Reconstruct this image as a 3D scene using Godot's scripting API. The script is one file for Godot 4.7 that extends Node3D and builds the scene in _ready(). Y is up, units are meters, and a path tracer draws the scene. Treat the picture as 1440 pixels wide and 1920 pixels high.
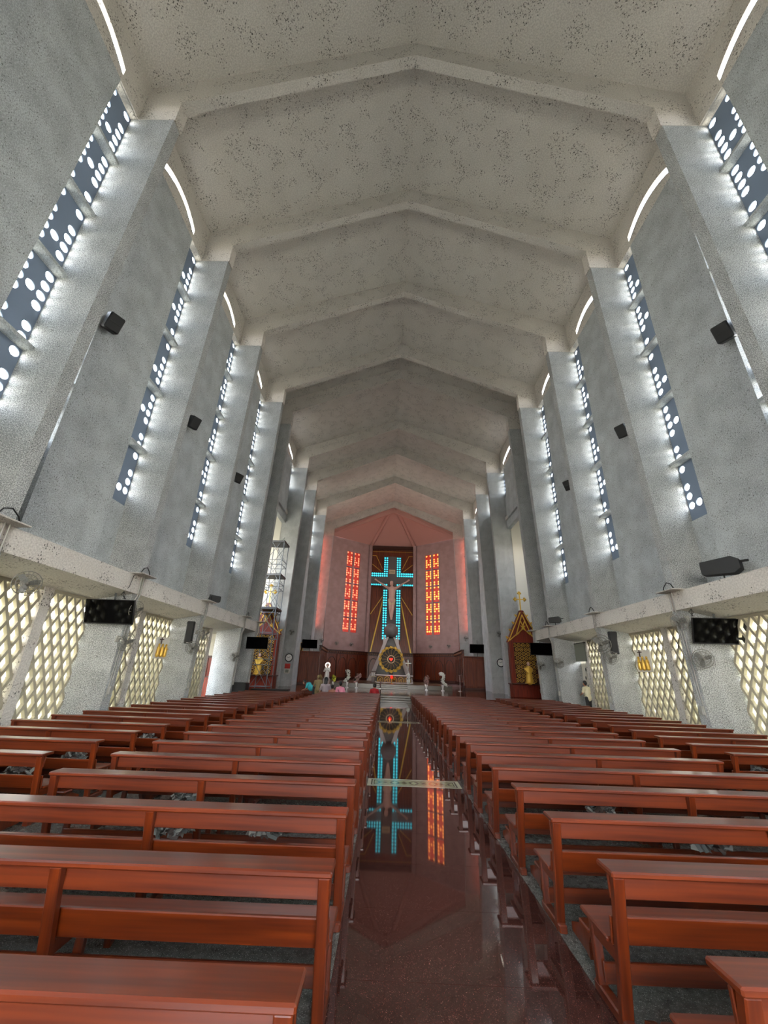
extends Node3D
# A wide, gabled church nave seen from between the pews. Metres, y up, the camera looks towards -z.

const XC := 0.522          # the nave's axis
const HEAD := 19.89        # where the columns end and the haunches begin
const RIDGE := 24.65       # underside of the beams at the ridge
const PANEL := 9.92        # distance of the wall panels from the axis
const WIN := 10.2          # distance of the pierced slabs
const LAT := 10.3          # distance of the lattice screens
const FR := [7.95, 2.6, -2.75, -8.09, -13.41, -18.78, -24.24, -26.98, -34.42, -39.47, -46.95, -55.0]
const COLT := 0.4

var M := {}
var used := {}
var rng := RandomNumberGenerator.new()
var meshes := {}

# ---------------------------------------------------------------- nodes
func numbered(called: String) -> String:
	if not used.has(called):
		used[called] = 0
		return called
	used[called] += 1
	return "%s_%03d" % [called, used[called]]

func tag(o: Node, label: String, category: String, group := "", kind := ""):
	if label: o.set_meta("label", label)
	if category: o.set_meta("category", category)
	if group: o.set_meta("group", group)
	if kind: o.set_meta("kind", kind)
	return o

func thing(called: String, label: String, category: String, at := Vector3.ZERO, turn := 0.0, group := "", kind := "") -> Node3D:
	var o := Node3D.new()
	o.name = numbered(called)
	add_child(o)
	o.position = at
	o.rotation.y = turn
	tag(o, label, category, group, kind)
	return o

func put(called: String, mesh: Mesh, m: Material, parent: Node, at := Vector3.ZERO, basis := Basis.IDENTITY) -> MeshInstance3D:
	var o := MeshInstance3D.new()
	o.mesh = mesh
	o.material_override = m
	o.cast_shadow = GeometryInstance3D.SHADOW_CASTING_SETTING_ON
	o.name = numbered(called) if parent == self else called
	o.transform = Transform3D(basis, at)
	parent.add_child(o, true)
	return o

func copy(o: Node3D, label := "", group := "") -> Node3D:
	var c: Node3D = o.duplicate()
	c.name = numbered(String(o.name).rstrip("0123456789").rstrip("_"))
	add_child(c)
	if label: c.set_meta("label", label)
	if group: c.set_meta("group", group)
	return c

# ---------------------------------------------------------------- shapes
func mb() -> SurfaceTool:
	var st := SurfaceTool.new()
	st.begin(Mesh.PRIMITIVE_TRIANGLES)
	return st

func tri(st: SurfaceTool, a: Vector3, b: Vector3, c: Vector3, mid: Vector3):
	# a flat triangle that faces away from mid
	var n := (c - a).cross(b - a)
	if n.length_squared() < 1e-16: return
	n = n.normalized()
	if n.dot((a + b + c) / 3.0 - mid) < 0.0:
		var t := b
		b = c
		c = t
		n = -n
	for v in [a, b, c]:
		st.set_normal(n)
		st.add_vertex(v)

func quad(st: SurfaceTool, a: Vector3, b: Vector3, c: Vector3, d: Vector3, mid: Vector3):
	tri(st, a, b, c, mid)
	tri(st, a, c, d, mid)

func box(st: SurfaceTool, lo: Vector3, hi: Vector3, xf := Transform3D.IDENTITY):
	var l := lo.min(hi)
	var h := lo.max(hi)
	var p := []
	for k in 8:
		p.append(xf * Vector3(h.x if k & 1 else l.x, h.y if k & 2 else l.y, h.z if k & 4 else l.z))
	var mid: Vector3 = xf * ((l + h) / 2.0)
	for f in [[0, 1, 3, 2], [4, 5, 7, 6], [0, 1, 5, 4], [2, 3, 7, 6], [0, 2, 6, 4], [1, 3, 7, 5]]:
		quad(st, p[f[0]], p[f[1]], p[f[2]], p[f[3]], mid)

func bevel_box(st: SurfaceTool, size: Vector3, b: float, xf := Transform3D.IDENTITY):
	# a box about the origin with chamfered edges
	var h := size / 2.0
	var mid: Vector3 = xf.origin
	var v := func(sx, sy, sz, axis) -> Vector3:
		var q := Vector3(sx * (h.x - (0.0 if axis == 0 else b)), sy * (h.y - (0.0 if axis == 1 else b)), sz * (h.z - (0.0 if axis == 2 else b)))
		return xf * q
	for s in [-1, 1]:
		quad(st, v.call(s, -1, -1, 0), v.call(s, 1, -1, 0), v.call(s, 1, 1, 0), v.call(s, -1, 1, 0), mid)
		quad(st, v.call(-1, s, -1, 1), v.call(1, s, -1, 1), v.call(1, s, 1, 1), v.call(-1, s, 1, 1), mid)
		quad(st, v.call(-1, -1, s, 2), v.call(1, -1, s, 2), v.call(1, 1, s, 2), v.call(-1, 1, s, 2), mid)
		for r in [-1, 1]:
			quad(st, v.call(s, r, -1, 0), v.call(s, r, 1, 0), v.call(s, r, 1, 1), v.call(s, r, -1, 1), mid)
			quad(st, v.call(s, -1, r, 0), v.call(s, 1, r, 0), v.call(s, 1, r, 2), v.call(s, -1, r, 2), mid)
			quad(st, v.call(-1, s, r, 1), v.call(1, s, r, 1), v.call(1, s, r, 2), v.call(-1, s, r, 2), mid)
			for t in [-1, 1]:
				tri(st, v.call(s, r, t, 0), v.call(s, r, t, 1), v.call(s, r, t, 2), mid)

func prism(st: SurfaceTool, poly: PackedVector2Array, z0: float, z1: float, xf := Transform3D.IDENTITY):
	# a polygon in x and y carried along z
	var area := 0.0
	var n := poly.size()
	for k in n: area += poly[k].cross(poly[(k + 1) % n])
	var ring := poly.duplicate()
	if area < 0: ring.reverse()
	var ids := Geometry2D.triangulate_polygon(ring)
	var zl := minf(z0, z1)
	var zh := maxf(z0, z1)
	for k in range(0, ids.size(), 3):
		var a := ring[ids[k]]
		var b := ring[ids[k + 1]]
		var c := ring[ids[k + 2]]
		var m := (a + b + c) / 3.0
		var mid: Vector3 = xf * Vector3(m.x, m.y, (zl + zh) / 2.0)
		for z in [zl, zh]:
			tri(st, xf * Vector3(a.x, a.y, z), xf * Vector3(b.x, b.y, z), xf * Vector3(c.x, c.y, z), mid)
	for k in n:
		var a := ring[k]
		var b := ring[(k + 1) % n]
		var e := (b - a).normalized()
		var inside := (a + b) / 2.0 + Vector2(-e.y, e.x) * 0.001
		quad(st, xf * Vector3(a.x, a.y, zl), xf * Vector3(b.x, b.y, zl), xf * Vector3(b.x, b.y, zh), xf * Vector3(a.x, a.y, zh), xf * Vector3(inside.x, inside.y, (zl + zh) / 2.0))

func tube(st: SurfaceTool, pts: Array, radii, sides := 8, closed := false):
	# a smooth pipe through points; radii is one number or one for each point
	var n := pts.size()
	var rings := []
	var side := Vector3.ZERO
	for k in n:
		var d: Vector3
		if closed: d = pts[(k + 1) % n] - pts[(k - 1 + n) % n]
		elif k == 0: d = pts[1] - pts[0]
		elif k == n - 1: d = pts[n - 1] - pts[n - 2]
		else: d = pts[k + 1] - pts[k - 1]
		d = d.normalized()
		if side == Vector3.ZERO:
			side = d.cross(Vector3.UP if absf(d.y) < 0.9 else Vector3.RIGHT).normalized()
		side = (side - d * side.dot(d)).normalized()
		var up := side.cross(d)
		var r: float = radii[k] if radii is Array else radii
		var ring := []
		for j in sides:
			var a := TAU * j / sides
			var o := side * cos(a) + up * sin(a)
			ring.append([pts[k] + o * r, o])
		rings.append(ring)
	for k in (n if closed else n - 1):
		var A = rings[k]
		var B = rings[(k + 1) % n]
		for j in sides:
			var q = [A[j], A[(j + 1) % sides], B[(j + 1) % sides], B[j]]
			var nrm: Vector3 = (q[2][0] - q[0][0]).cross(q[1][0] - q[0][0])
			var order := [0, 1, 2, 0, 2, 3] if nrm.dot(q[0][1] + q[2][1]) > 0 else [0, 2, 1, 0, 3, 2]
			for i in order:
				st.set_normal(q[i][1])
				st.add_vertex(q[i][0])
	if not closed:
		for e in [0, n - 1]:
			var c: Vector3 = pts[e]
			var inner: Vector3 = pts[1] if e == 0 else pts[n - 2]
			for j in sides:
				tri(st, c, rings[e][j][0], rings[e][(j + 1) % sides][0], inner)

func lathe(st: SurfaceTool, prof: Array, sides := 16, xf := Transform3D.IDENTITY):
	# a profile of (radius, height) turned about y
	var n := prof.size()
	for k in n - 1:
		var p: Vector2 = prof[k]
		var q: Vector2 = prof[k + 1]
		var e := (q - p)
		if e.length() < 1e-6: continue
		var nr := Vector2(e.y, -e.x).normalized()
		for j in sides:
			var a := TAU * j / sides
			var b := TAU * (j + 1) / sides
			var v := []
			for c in [[p, a], [p, b], [q, b], [q, a]]:
				v.append([xf * Vector3(c[0].x * cos(c[1]), c[0].y, c[0].x * sin(c[1])), (xf.basis * Vector3(nr.x * cos(c[1]), nr.y, nr.x * sin(c[1]))).normalized()])
			for t in [[0, 1, 2], [0, 2, 3]]:
				var A: Vector3 = v[t[0]][0]
				var B: Vector3 = v[t[1]][0]
				var C: Vector3 = v[t[2]][0]
				var nn := (C - A).cross(B - A)
				if nn.length_squared() < 1e-16: continue
				var idx: Array = t if nn.dot(v[t[0]][1]) > 0 else [t[0], t[2], t[1]]
				for i in idx:
					st.set_normal(v[i][1])
					st.add_vertex(v[i][0])

func ball(st: SurfaceTool, at: Vector3, r: Vector3, rings := 8, sides := 12):
	var prof := []
	for k in rings + 1:
		var a := -PI / 2 + PI * k / rings
		prof.append(Vector2(cos(a), sin(a)))
	lathe(st, prof, sides, Transform3D(Basis.from_scale(r), at))

func simple(f: Callable) -> ArrayMesh:
	var st := mb()
	f.call(st)
	return st.commit()

func bmesh(lo: Vector3, hi: Vector3) -> ArrayMesh:
	var st := mb()
	box(st, lo, hi)
	return st.commit()

func bb(size: Vector3, b := 0.006) -> ArrayMesh:
	var key := "bb%s%s" % [size, b]
	if not meshes.has(key):
		var st := mb()
		bevel_box(st, size, minf(b, minf(size.x, minf(size.y, size.z)) * 0.3))
		meshes[key] = st.commit()
	return meshes[key]

func X(s: int, d: float) -> float:
	return XC + s * d

# ---------------------------------------------------------------- soft bodies: smooth union of tapered capsules, meshed as surface nets
func body(bones: Array, cell: float, k := 0.04) -> ArrayMesh:
	# bones: [from, to, radius at from, radius at to]
	var lo := Vector3.INF
	var hi := -Vector3.INF
	for b in bones:
		var r: float = maxf(b[2], b[3]) + cell * 2
		lo = lo.min((b[0] as Vector3).min(b[1]) - Vector3.ONE * r)
		hi = hi.max((b[0] as Vector3).max(b[1]) + Vector3.ONE * r)
	var nx := int(ceil((hi.x - lo.x) / cell)) + 2
	var ny := int(ceil((hi.y - lo.y) / cell)) + 2
	var nz := int(ceil((hi.z - lo.z) / cell)) + 2
	var f := PackedFloat32Array()
	f.resize(nx * ny * nz)
	f.fill(9.0)
	for b in bones:
		var A: Vector3 = b[0]
		var D: Vector3 = b[1] - b[0]
		var dd := maxf(D.length_squared(), 1e-9)
		var r: float = maxf(b[2], b[3]) + k * 1.5 + cell * 2
		var l := (A.min(b[1]) - Vector3.ONE * r - lo) / cell
		var h := (A.max(b[1]) + Vector3.ONE * r - lo) / cell
		for z in range(maxi(0, int(l.z)), mini(nz, int(h.z) + 1)):
			for y in range(maxi(0, int(l.y)), mini(ny, int(h.y) + 1)):
				for x in range(maxi(0, int(l.x)), mini(nx, int(h.x) + 1)):
					var p := lo + Vector3(x, y, z) * cell
					var t := clampf((p - A).dot(D) / dd, 0, 1)
					var v: float = (p - A - D * t).length() - lerpf(b[2], b[3], t)
					var i := x + nx * (y + ny * z)
					var o := f[i]
					var hh := clampf(0.5 + 0.5 * (o - v) / k, 0, 1)
					f[i] = lerpf(o, v, hh) - k * hh * (1.0 - hh)
	var at := {}
	var verts := PackedVector3Array()
	for z in nz - 1:
		for y in ny - 1:
			for x in nx - 1:
				var i := x + nx * (y + ny * z)
				var neg := 0
				for c in 8:
					if f[i + (c & 1) + nx * ((c >> 1 & 1) + ny * (c >> 2 & 1))] < 0: neg += 1
				if neg == 0 or neg == 8: continue
				var s := Vector3.ZERO
				var cnt := 0
				for c in 8:
					for ax in 3:
						if c >> ax & 1: continue
						var d := c | (1 << ax)
						var fa := f[i + (c & 1) + nx * ((c >> 1 & 1) + ny * (c >> 2 & 1))]
						var fb := f[i + (d & 1) + nx * ((d >> 1 & 1) + ny * (d >> 2 & 1))]
						if (fa < 0) != (fb < 0):
							var t := fa / (fa - fb)
							s += Vector3(c & 1, c >> 1 & 1, c >> 2 & 1).lerp(Vector3(d & 1, d >> 1 & 1, d >> 2 & 1), t)
							cnt += 1
				at[i] = verts.size()
				verts.append(lo + (Vector3(x, y, z) + s / cnt) * cell)
	var st := mb()
	st.set_smooth_group(0)
	for v in verts: st.add_vertex(v)
	var step := [1, nx, nx * ny]
	for z in range(1, nz - 1):
		for y in range(1, ny - 1):
			for x in range(1, nx - 1):
				var i := x + nx * (y + ny * z)
				for ax in 3:
					var j: int = i + step[ax]
					if (f[i] < 0) == (f[j] < 0): continue
					var u: int = step[(ax + 1) % 3]
					var w: int = step[(ax + 2) % 3]
					if not (at.has(i) and at.has(i - u) and at.has(i - u - w) and at.has(i - w)): continue
					var q := [at[i], at[i - u], at[i - u - w], at[i - w]]
					if f[i] < 0: q.reverse()
					for e in [0, 1, 2, 0, 2, 3]: st.add_index(q[e])
	st.generate_normals()
	return st.commit()

# ---------------------------------------------------------------- surfaces
func noise_img(w: int, h: int, freq: float, sd: int, oct := 4) -> Image:
	var n := FastNoiseLite.new()
	n.noise_type = FastNoiseLite.TYPE_SIMPLEX_SMOOTH
	n.seed = sd
	n.frequency = freq
	n.fractal_octaves = oct
	return n.get_seamless_image(w, h, false, false, 0.15, true)

func plaster_img(sd: int, light: Color, dark: Color, spots: int, patchy: float, grain := 0.35, freq := 0.08, con := 2.0) -> Image:
	var n := 1024
	var a := noise_img(n, n, 0.004, sd, 5)
	var g := noise_img(n, n, freq, sd + 1, 3)
	var im := Image.create(n, n, false, Image.FORMAT_RGB8)
	for y in n:
		for x in n:
			var t := a.get_pixel(x, y).r * (1.0 - grain) + g.get_pixel(x, y).r * grain
			im.set_pixel(x, y, dark.lerp(light, clampf((t - 0.5) * con + 0.5, 0, 1)))
	var p := noise_img(n, n, 0.006, sd + 7, 2)
	rng.seed = sd
	for k in spots:
		var x := rng.randi() % n
		var y := rng.randi() % n
		if p.get_pixel(x, y).r < 0.5 * patchy + 0.2 * rng.randf(): continue
		var c := im.get_pixel(x, y).lerp(Color(0.16, 0.15, 0.13), rng.randf_range(0.35, 0.85))
		var w := rng.randi_range(2, 4)
		var h := rng.randi_range(2, 6)
		for j in h:
			im.fill_rect(Rect2i((x + rng.randi_range(-1, 1)) % n, (y + j) % n, w, 1), c)
	im.generate_mipmaps()
	return im

func rough_normal(sd: int, freq: float, strength: float) -> ImageTexture:
	var im := noise_img(1024, 1024, freq, sd, 2)
	im.convert(Image.FORMAT_RGBA8)
	im.bump_map_to_normal_map(strength)
	return ImageTexture.create_from_image(im)

func wood_img(sd: int, lo: Color, hi: Color, turned := false) -> Image:
	var a := noise_img(24, 512, 0.03, sd, 4)
	a.resize(512, 512, Image.INTERPOLATE_CUBIC)
	var g := noise_img(12, 512, 0.12, sd + 3, 3)
	g.resize(512, 512, Image.INTERPOLATE_CUBIC)
	var im := Image.create(512, 512, false, Image.FORMAT_RGB8)
	for y in 512:
		for x in 512:
			var t := a.get_pixel(x, y).r * 0.7 + g.get_pixel(x, y).r * 0.3
			var c := lo.lerp(hi, clampf((t - 0.5) * 1.5 + 0.5, 0, 1))
			if turned: im.set_pixel(y, x, c)
			else: im.set_pixel(x, y, c)
	im.generate_mipmaps()
	return im

func granite_img(sd: int, base: Color, flecks: Array, count: int) -> Image:
	var n := 512
	var g := noise_img(n, n, 0.02, sd, 4)
	var im := Image.create(n, n, false, Image.FORMAT_RGB8)
	for y in n:
		for x in n:
			im.set_pixel(x, y, base.lightened(0.0).lerp(base.darkened(0.35), g.get_pixel(x, y).r))
	rng.seed = sd
	for k in count:
		var c: Color = flecks[rng.randi() % flecks.size()]
		var x := rng.randi() % n
		var y := rng.randi() % n
		im.fill_rect(Rect2i(x, y, rng.randi_range(1, 3), rng.randi_range(1, 3)), im.get_pixel(x, y).lerp(c, rng.randf_range(0.3, 0.8)))
	im.generate_mipmaps()
	return im

func inlay_img() -> Image:
	# stone inlay: a cream field with dark border lines, lozenges and pairs of leaves
	var w := 512
	var h := 160
	var im := Image.create(w, h, false, Image.FORMAT_RGB8)
	var field := Color(0.62, 0.63, 0.50)
	var dark := Color(0.23, 0.25, 0.19)
	var pale := Color(0.72, 0.72, 0.62)
	for y in h:
		for x in w:
			var e := mini(mini(x, w - 1 - x), mini(y, h - 1 - y))
			var c := field
			if e < 20: c = pale
			elif e < 27: c = dark
			elif e < 34: c = pale
			elif e < 38: c = dark
			else:
				var u := fposmod(x - 256.0, 106.0) - 53.0
				var v := y - 80.0
				var d := absf(u) / 44.0 + absf(v) / 34.0
				if d < 0.42: c = dark
				elif d > 0.78 and d < 0.98: c = dark
				var q := Vector2(absf(absf(u) - 53.0) - 14.0, absf(v) - 20.0).rotated(0.7)
				if pow(q.x / 17.0, 2) + pow(q.y / 6.0, 2) < 1.0: c = dark.lightened(0.15)
			im.set_pixel(x, y, c)
	im.generate_mipmaps()
	return im

func mat(c: Color, rough := 0.6, metal := 0.0) -> StandardMaterial3D:
	var m := StandardMaterial3D.new()
	m.albedo_color = c
	m.roughness = rough
	m.metallic = metal
	return m

func tex(im: Image, rough: float, size: float, world := true) -> StandardMaterial3D:
	var m := StandardMaterial3D.new()
	m.albedo_texture = ImageTexture.create_from_image(im)
	m.roughness = rough
	m.uv1_triplanar = true
	m.uv1_world_triplanar = world
	m.uv1_scale = Vector3.ONE / size
	m.uv1_triplanar_sharpness = 8.0
	return m

func glow(c: Color, e: float) -> StandardMaterial3D:
	var m := mat(c, 0.4)
	m.emission_enabled = true
	m.emission = c
	m.emission_energy_multiplier = e
	return m

func make_materials():
	M.cream = tex(plaster_img(11, Color(0.85, 0.825, 0.79), Color(0.75, 0.725, 0.69), 9000, 0.95, 0.82, 0.11, 2.2), 0.9, 7.0)
	M.cream.normal_enabled = true
	M.cream.normal_texture = rough_normal(5, 0.28, 4.0)
	M.cream.normal_scale = 0.5
	M.cool = tex(plaster_img(23, Color(0.81, 0.825, 0.825), Color(0.67, 0.685, 0.685), 3000, 0.7, 0.72, 0.10, 4.0), 0.9, 5.0)
	M.cool.normal_enabled = true
	M.cool.normal_texture = rough_normal(6, 0.30, 6.0)
	M.cool.normal_scale = 1.0
	M.block = mat(Color(0.45, 0.50, 0.57), 0.85)
	M.lattice = mat(Color(0.66, 0.63, 0.55), 0.9)
	M.slat = mat(Color(0.90, 0.88, 0.78), 0.8)
	M.wood = tex(wood_img(31, Color(0.25, 0.072, 0.008), Color(0.45, 0.175, 0.026)), 0.36, 1.6)
	M.woodv = tex(wood_img(37, Color(0.25, 0.072, 0.008), Color(0.45, 0.175, 0.026), true), 0.36, 1.6)
	for m in [M.wood, M.woodv]:
		m.clearcoat_enabled = true
		m.clearcoat = 0.5
		m.clearcoat_roughness = 0.16
	M.red_granite = tex(granite_img(41, Color(0.265, 0.155, 0.135), [Color(0.08, 0.04, 0.04), Color(0.50, 0.34, 0.30), Color(0.40, 0.2, 0.17)], 9000), 0.03, 0.8)
	M.grey_granite = tex(granite_img(43, Color(0.40, 0.41, 0.385), [Color(0.15, 0.15, 0.14), Color(0.8, 0.8, 0.77)], 9000), 0.25, 0.8)
	M.outside = mat(Color(0.66, 0.62, 0.54), 0.95)
	M.white = mat(Color(0.80, 0.78, 0.73), 0.9)
	M.mauve = tex(plaster_img(57, Color(0.70, 0.575, 0.56), Color(0.62, 0.50, 0.49), 300, 1.0), 0.85, 5.0)  # pink paint, deepened by red window glow mixed into the colour
	M.pink_glow_tint = mat(Color(0.76, 0.56, 0.52), 0.9)  # apse roof and gable: red window glow mixed into the pink
	M.brown_floor = tex(granite_img(47, Color(0.42, 0.20, 0.13), [Color(0.15, 0.06, 0.04), Color(0.55, 0.32, 0.22)], 5000), 0.10, 0.8)
	M.step_stone = tex(granite_img(49, Color(0.31, 0.255, 0.165), [Color(0.3, 0.25, 0.17), Color(0.6, 0.55, 0.42)], 6000), 0.28, 0.8)
	M.inlay = mat(Color.WHITE, 0.12)
	M.inlay.albedo_texture = ImageTexture.create_from_image(inlay_img())
	M.red_glass = glow(Color(1.0, 0.52, 0.36), 1.7)
	M.orange_glass = glow(Color(1.0, 0.66, 0.30), 1.8)
	M.yard = mat(Color(0.88, 0.85, 0.74), 0.9)  # pale face of the added walls outside the lattice
	M.panel_wood = tex(wood_img(61, Color(0.30, 0.11, 0.045), Color(0.50, 0.22, 0.09), true), 0.35, 2.2)
	M.red_wood = tex(wood_img(63, Color(0.32, 0.08, 0.03), Color(0.50, 0.16, 0.06), true), 0.35, 2.2)
	M.dark_wood = mat(Color(0.23, 0.095, 0.05), 0.4)
	M.frieze_wood = mat(Color(0.26, 0.10, 0.05), 0.45)
	M.bronze_wood = mat(Color(0.42, 0.24, 0.10), 0.4)
	M.gold = mat(Color(0.85, 0.68, 0.28), 0.35, 0.35)
	M.bronze = mat(Color(0.45, 0.35, 0.20), 0.4, 0.6)
	M.dark_bronze = mat(Color(0.13, 0.11, 0.09), 0.45, 0.3)
	M.silver = mat(Color(0.72, 0.70, 0.68), 0.3, 0.7)
	M.dark_stone = mat(Color(0.37, 0.345, 0.335), 0.7)
	M.grey_stone = mat(Color(0.45, 0.44, 0.42), 0.7)
	M.pale_stone = mat(Color(0.72, 0.66, 0.63), 0.6)
	M.marble = mat(Color(0.80, 0.72, 0.70), 0.25)
	M.carved = mat(Color(0.38, 0.25, 0.15), 0.5)
	M.bone = mat(Color(0.80, 0.72, 0.58), 0.6)
	M.figure_pink = mat(Color(0.78, 0.64, 0.58), 0.6)
	M.figure_dark = mat(Color(0.30, 0.22, 0.18), 0.7)
	M.white_gloss = mat(Color(0.88, 0.87, 0.85), 0.35)
	M.teal = mat(Color(0.03, 0.30, 0.36), 0.5)
	M.cyan = glow(Color(0.30, 0.92, 1.0), 0.95)
	M.heart = glow(Color(0.9, 0.2, 0.10), 0.45)
	M.lamp_red = glow(Color(1.0, 0.14, 0.08), 1.2)
	M.black = mat(Color(0.035, 0.035, 0.038), 0.5)
	M.screen = mat(Color(0.015, 0.015, 0.018), 0.10)
	M.screen.metallic_specular = 0.22
	M.dark_grey = mat(Color(0.06, 0.06, 0.062), 0.6)
	M.steel = mat(Color(0.42, 0.43, 0.44), 0.45, 0.5)
	M.grey_green = mat(Color(0.48, 0.49, 0.44), 0.6)
	M.fan_grey = mat(Color(0.62, 0.61, 0.57), 0.5)
	M.fan_wire = mat(Color(0.50, 0.49, 0.46), 0.4, 0.2)
	M.fan_blade = mat(Color(0.42, 0.42, 0.40), 0.4)
	M.pipe = mat(Color(0.62, 0.61, 0.58), 0.6)
	M.poster_red = mat(Color(0.70, 0.16, 0.13), 0.6)
	M.scaffold = mat(Color(0.36, 0.38, 0.40), 0.5, 0.3)
	M.column = tex(plaster_img(29, Color(0.86, 0.865, 0.855), Color(0.60, 0.61, 0.605), 3000, 0.6, 0.85, 0.10, 4.0), 0.9, 4.0)  # strong grain paints raking light on the rough plaster into the colour
	M.column.normal_enabled = true
	M.column.normal_texture = M.cool.normal_texture
	M.column.normal_scale = 1.3
	M.skin = mat(Color(0.66, 0.46, 0.36), 0.6)
	M.hair = mat(Color(0.05, 0.04, 0.04), 0.45)
	M.cloth_dark = mat(Color(0.14, 0.13, 0.14), 0.8)
	M.cloth_grey = mat(Color(0.56, 0.51, 0.53), 0.85)
	M.cloth_olive = mat(Color(0.48, 0.42, 0.29), 0.85)
	M.cloth_peach = mat(Color(0.66, 0.45, 0.38), 0.85)
	M.cloth_pink = mat(Color(0.80, 0.50, 0.58), 0.85)
	M.cloth_teal = mat(Color(0.20, 0.62, 0.66), 0.8)
	M.cloth_red = mat(Color(0.58, 0.07, 0.10), 0.85)
	M.cloth_cream = mat(Color(0.86, 0.82, 0.70), 0.85)
	M.petal_white = mat(Color(0.90, 0.90, 0.86), 0.6)
	M.petal_lime = mat(Color(0.72, 0.74, 0.20), 0.6)
	M.petal_straw = mat(Color(0.70, 0.62, 0.42), 0.6)
	M.petal_pink = mat(Color(0.70, 0.56, 0.53), 0.6)
	M.leaf = mat(Color(0.14, 0.22, 0.10), 0.5)
	M.halo = glow(Color(1.0, 0.93, 0.88), 1.6)
	M.paper = mat(Color(0.50, 0.50, 0.48), 0.7)
	M.paper_grey = mat(Color(0.28, 0.29, 0.28), 0.7)
	M.paper_dark = mat(Color(0.24, 0.20, 0.18), 0.7)
	M.red_glow_block = glow(Color(0.62, 0.16, 0.11), 0.75)  # slabs between the panes: red window light put in as colour and emission

# ---------------------------------------------------------------- the frame of the picture, the sky and the exposure
func camera_and_light():
	var cam := Camera3D.new()
	cam.name = "camera"
	cam.fov = 103.81
	cam.near = 0.05
	cam.far = 300.0
	cam.transform = Transform3D(Basis(Vector3(0.999509, 0.03095, -0.004957), Vector3(-0.026893, 0.927996, 0.371617), Vector3(0.016102, -0.371301, 0.928373)).orthonormalized(), Vector3(0, 1.77, 0))
	add_child(cam)
	cam.current = true
	var env := Environment.new()
	var sm := ProceduralSkyMaterial.new()
	sm.sky_top_color = Color(0.87, 0.93, 1.0)
	sm.sky_horizon_color = Color(1.0, 0.975, 0.935)
	sm.sky_curve = 0.3
	sm.ground_bottom_color = Color(0.70, 0.68, 0.62)
	sm.ground_horizon_color = Color(0.80, 0.79, 0.75)
	sm.sky_energy_multiplier = 1.0
	sm.sun_angle_max = 0.0
	var sky := Sky.new()
	sky.sky_material = sm
	env.background_mode = Environment.BG_SKY
	env.sky = sky
	env.background_energy_multiplier = SKY
	env.tonemap_mode = Environment.TONE_MAPPER_LINEAR
	env.tonemap_exposure = EXPOSURE
	env.sdfgi_enabled = true
	env.ssao_enabled = true
	env.ssil_enabled = true
	var we := WorldEnvironment.new()
	we.name = "world_environment"
	we.environment = env
	add_child(we)

const SKY := 21.0
const EXPOSURE := 1.3

# ---------------------------------------------------------------- structure
func side_word(s: int) -> String:
	return "left" if s < 0 else "right"

func nth(n: int) -> String:
	return ["first", "second", "third", "fourth", "fifth", "sixth", "seventh", "eighth", "ninth", "tenth", "eleventh", "twelfth", "thirteenth", "fourteenth", "fifteenth", "sixteenth", "seventeenth", "eighteenth", "nineteenth", "twentieth", "twenty-first", "twenty-second", "twenty-third", "twenty-fourth", "twenty-fifth", "twenty-sixth"][n]

func dpoly(s: int, pts: Array) -> PackedVector2Array:
	var p := PackedVector2Array()
	for q in pts: p.append(Vector2(X(s, q[0]), q[1]))
	return p

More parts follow.
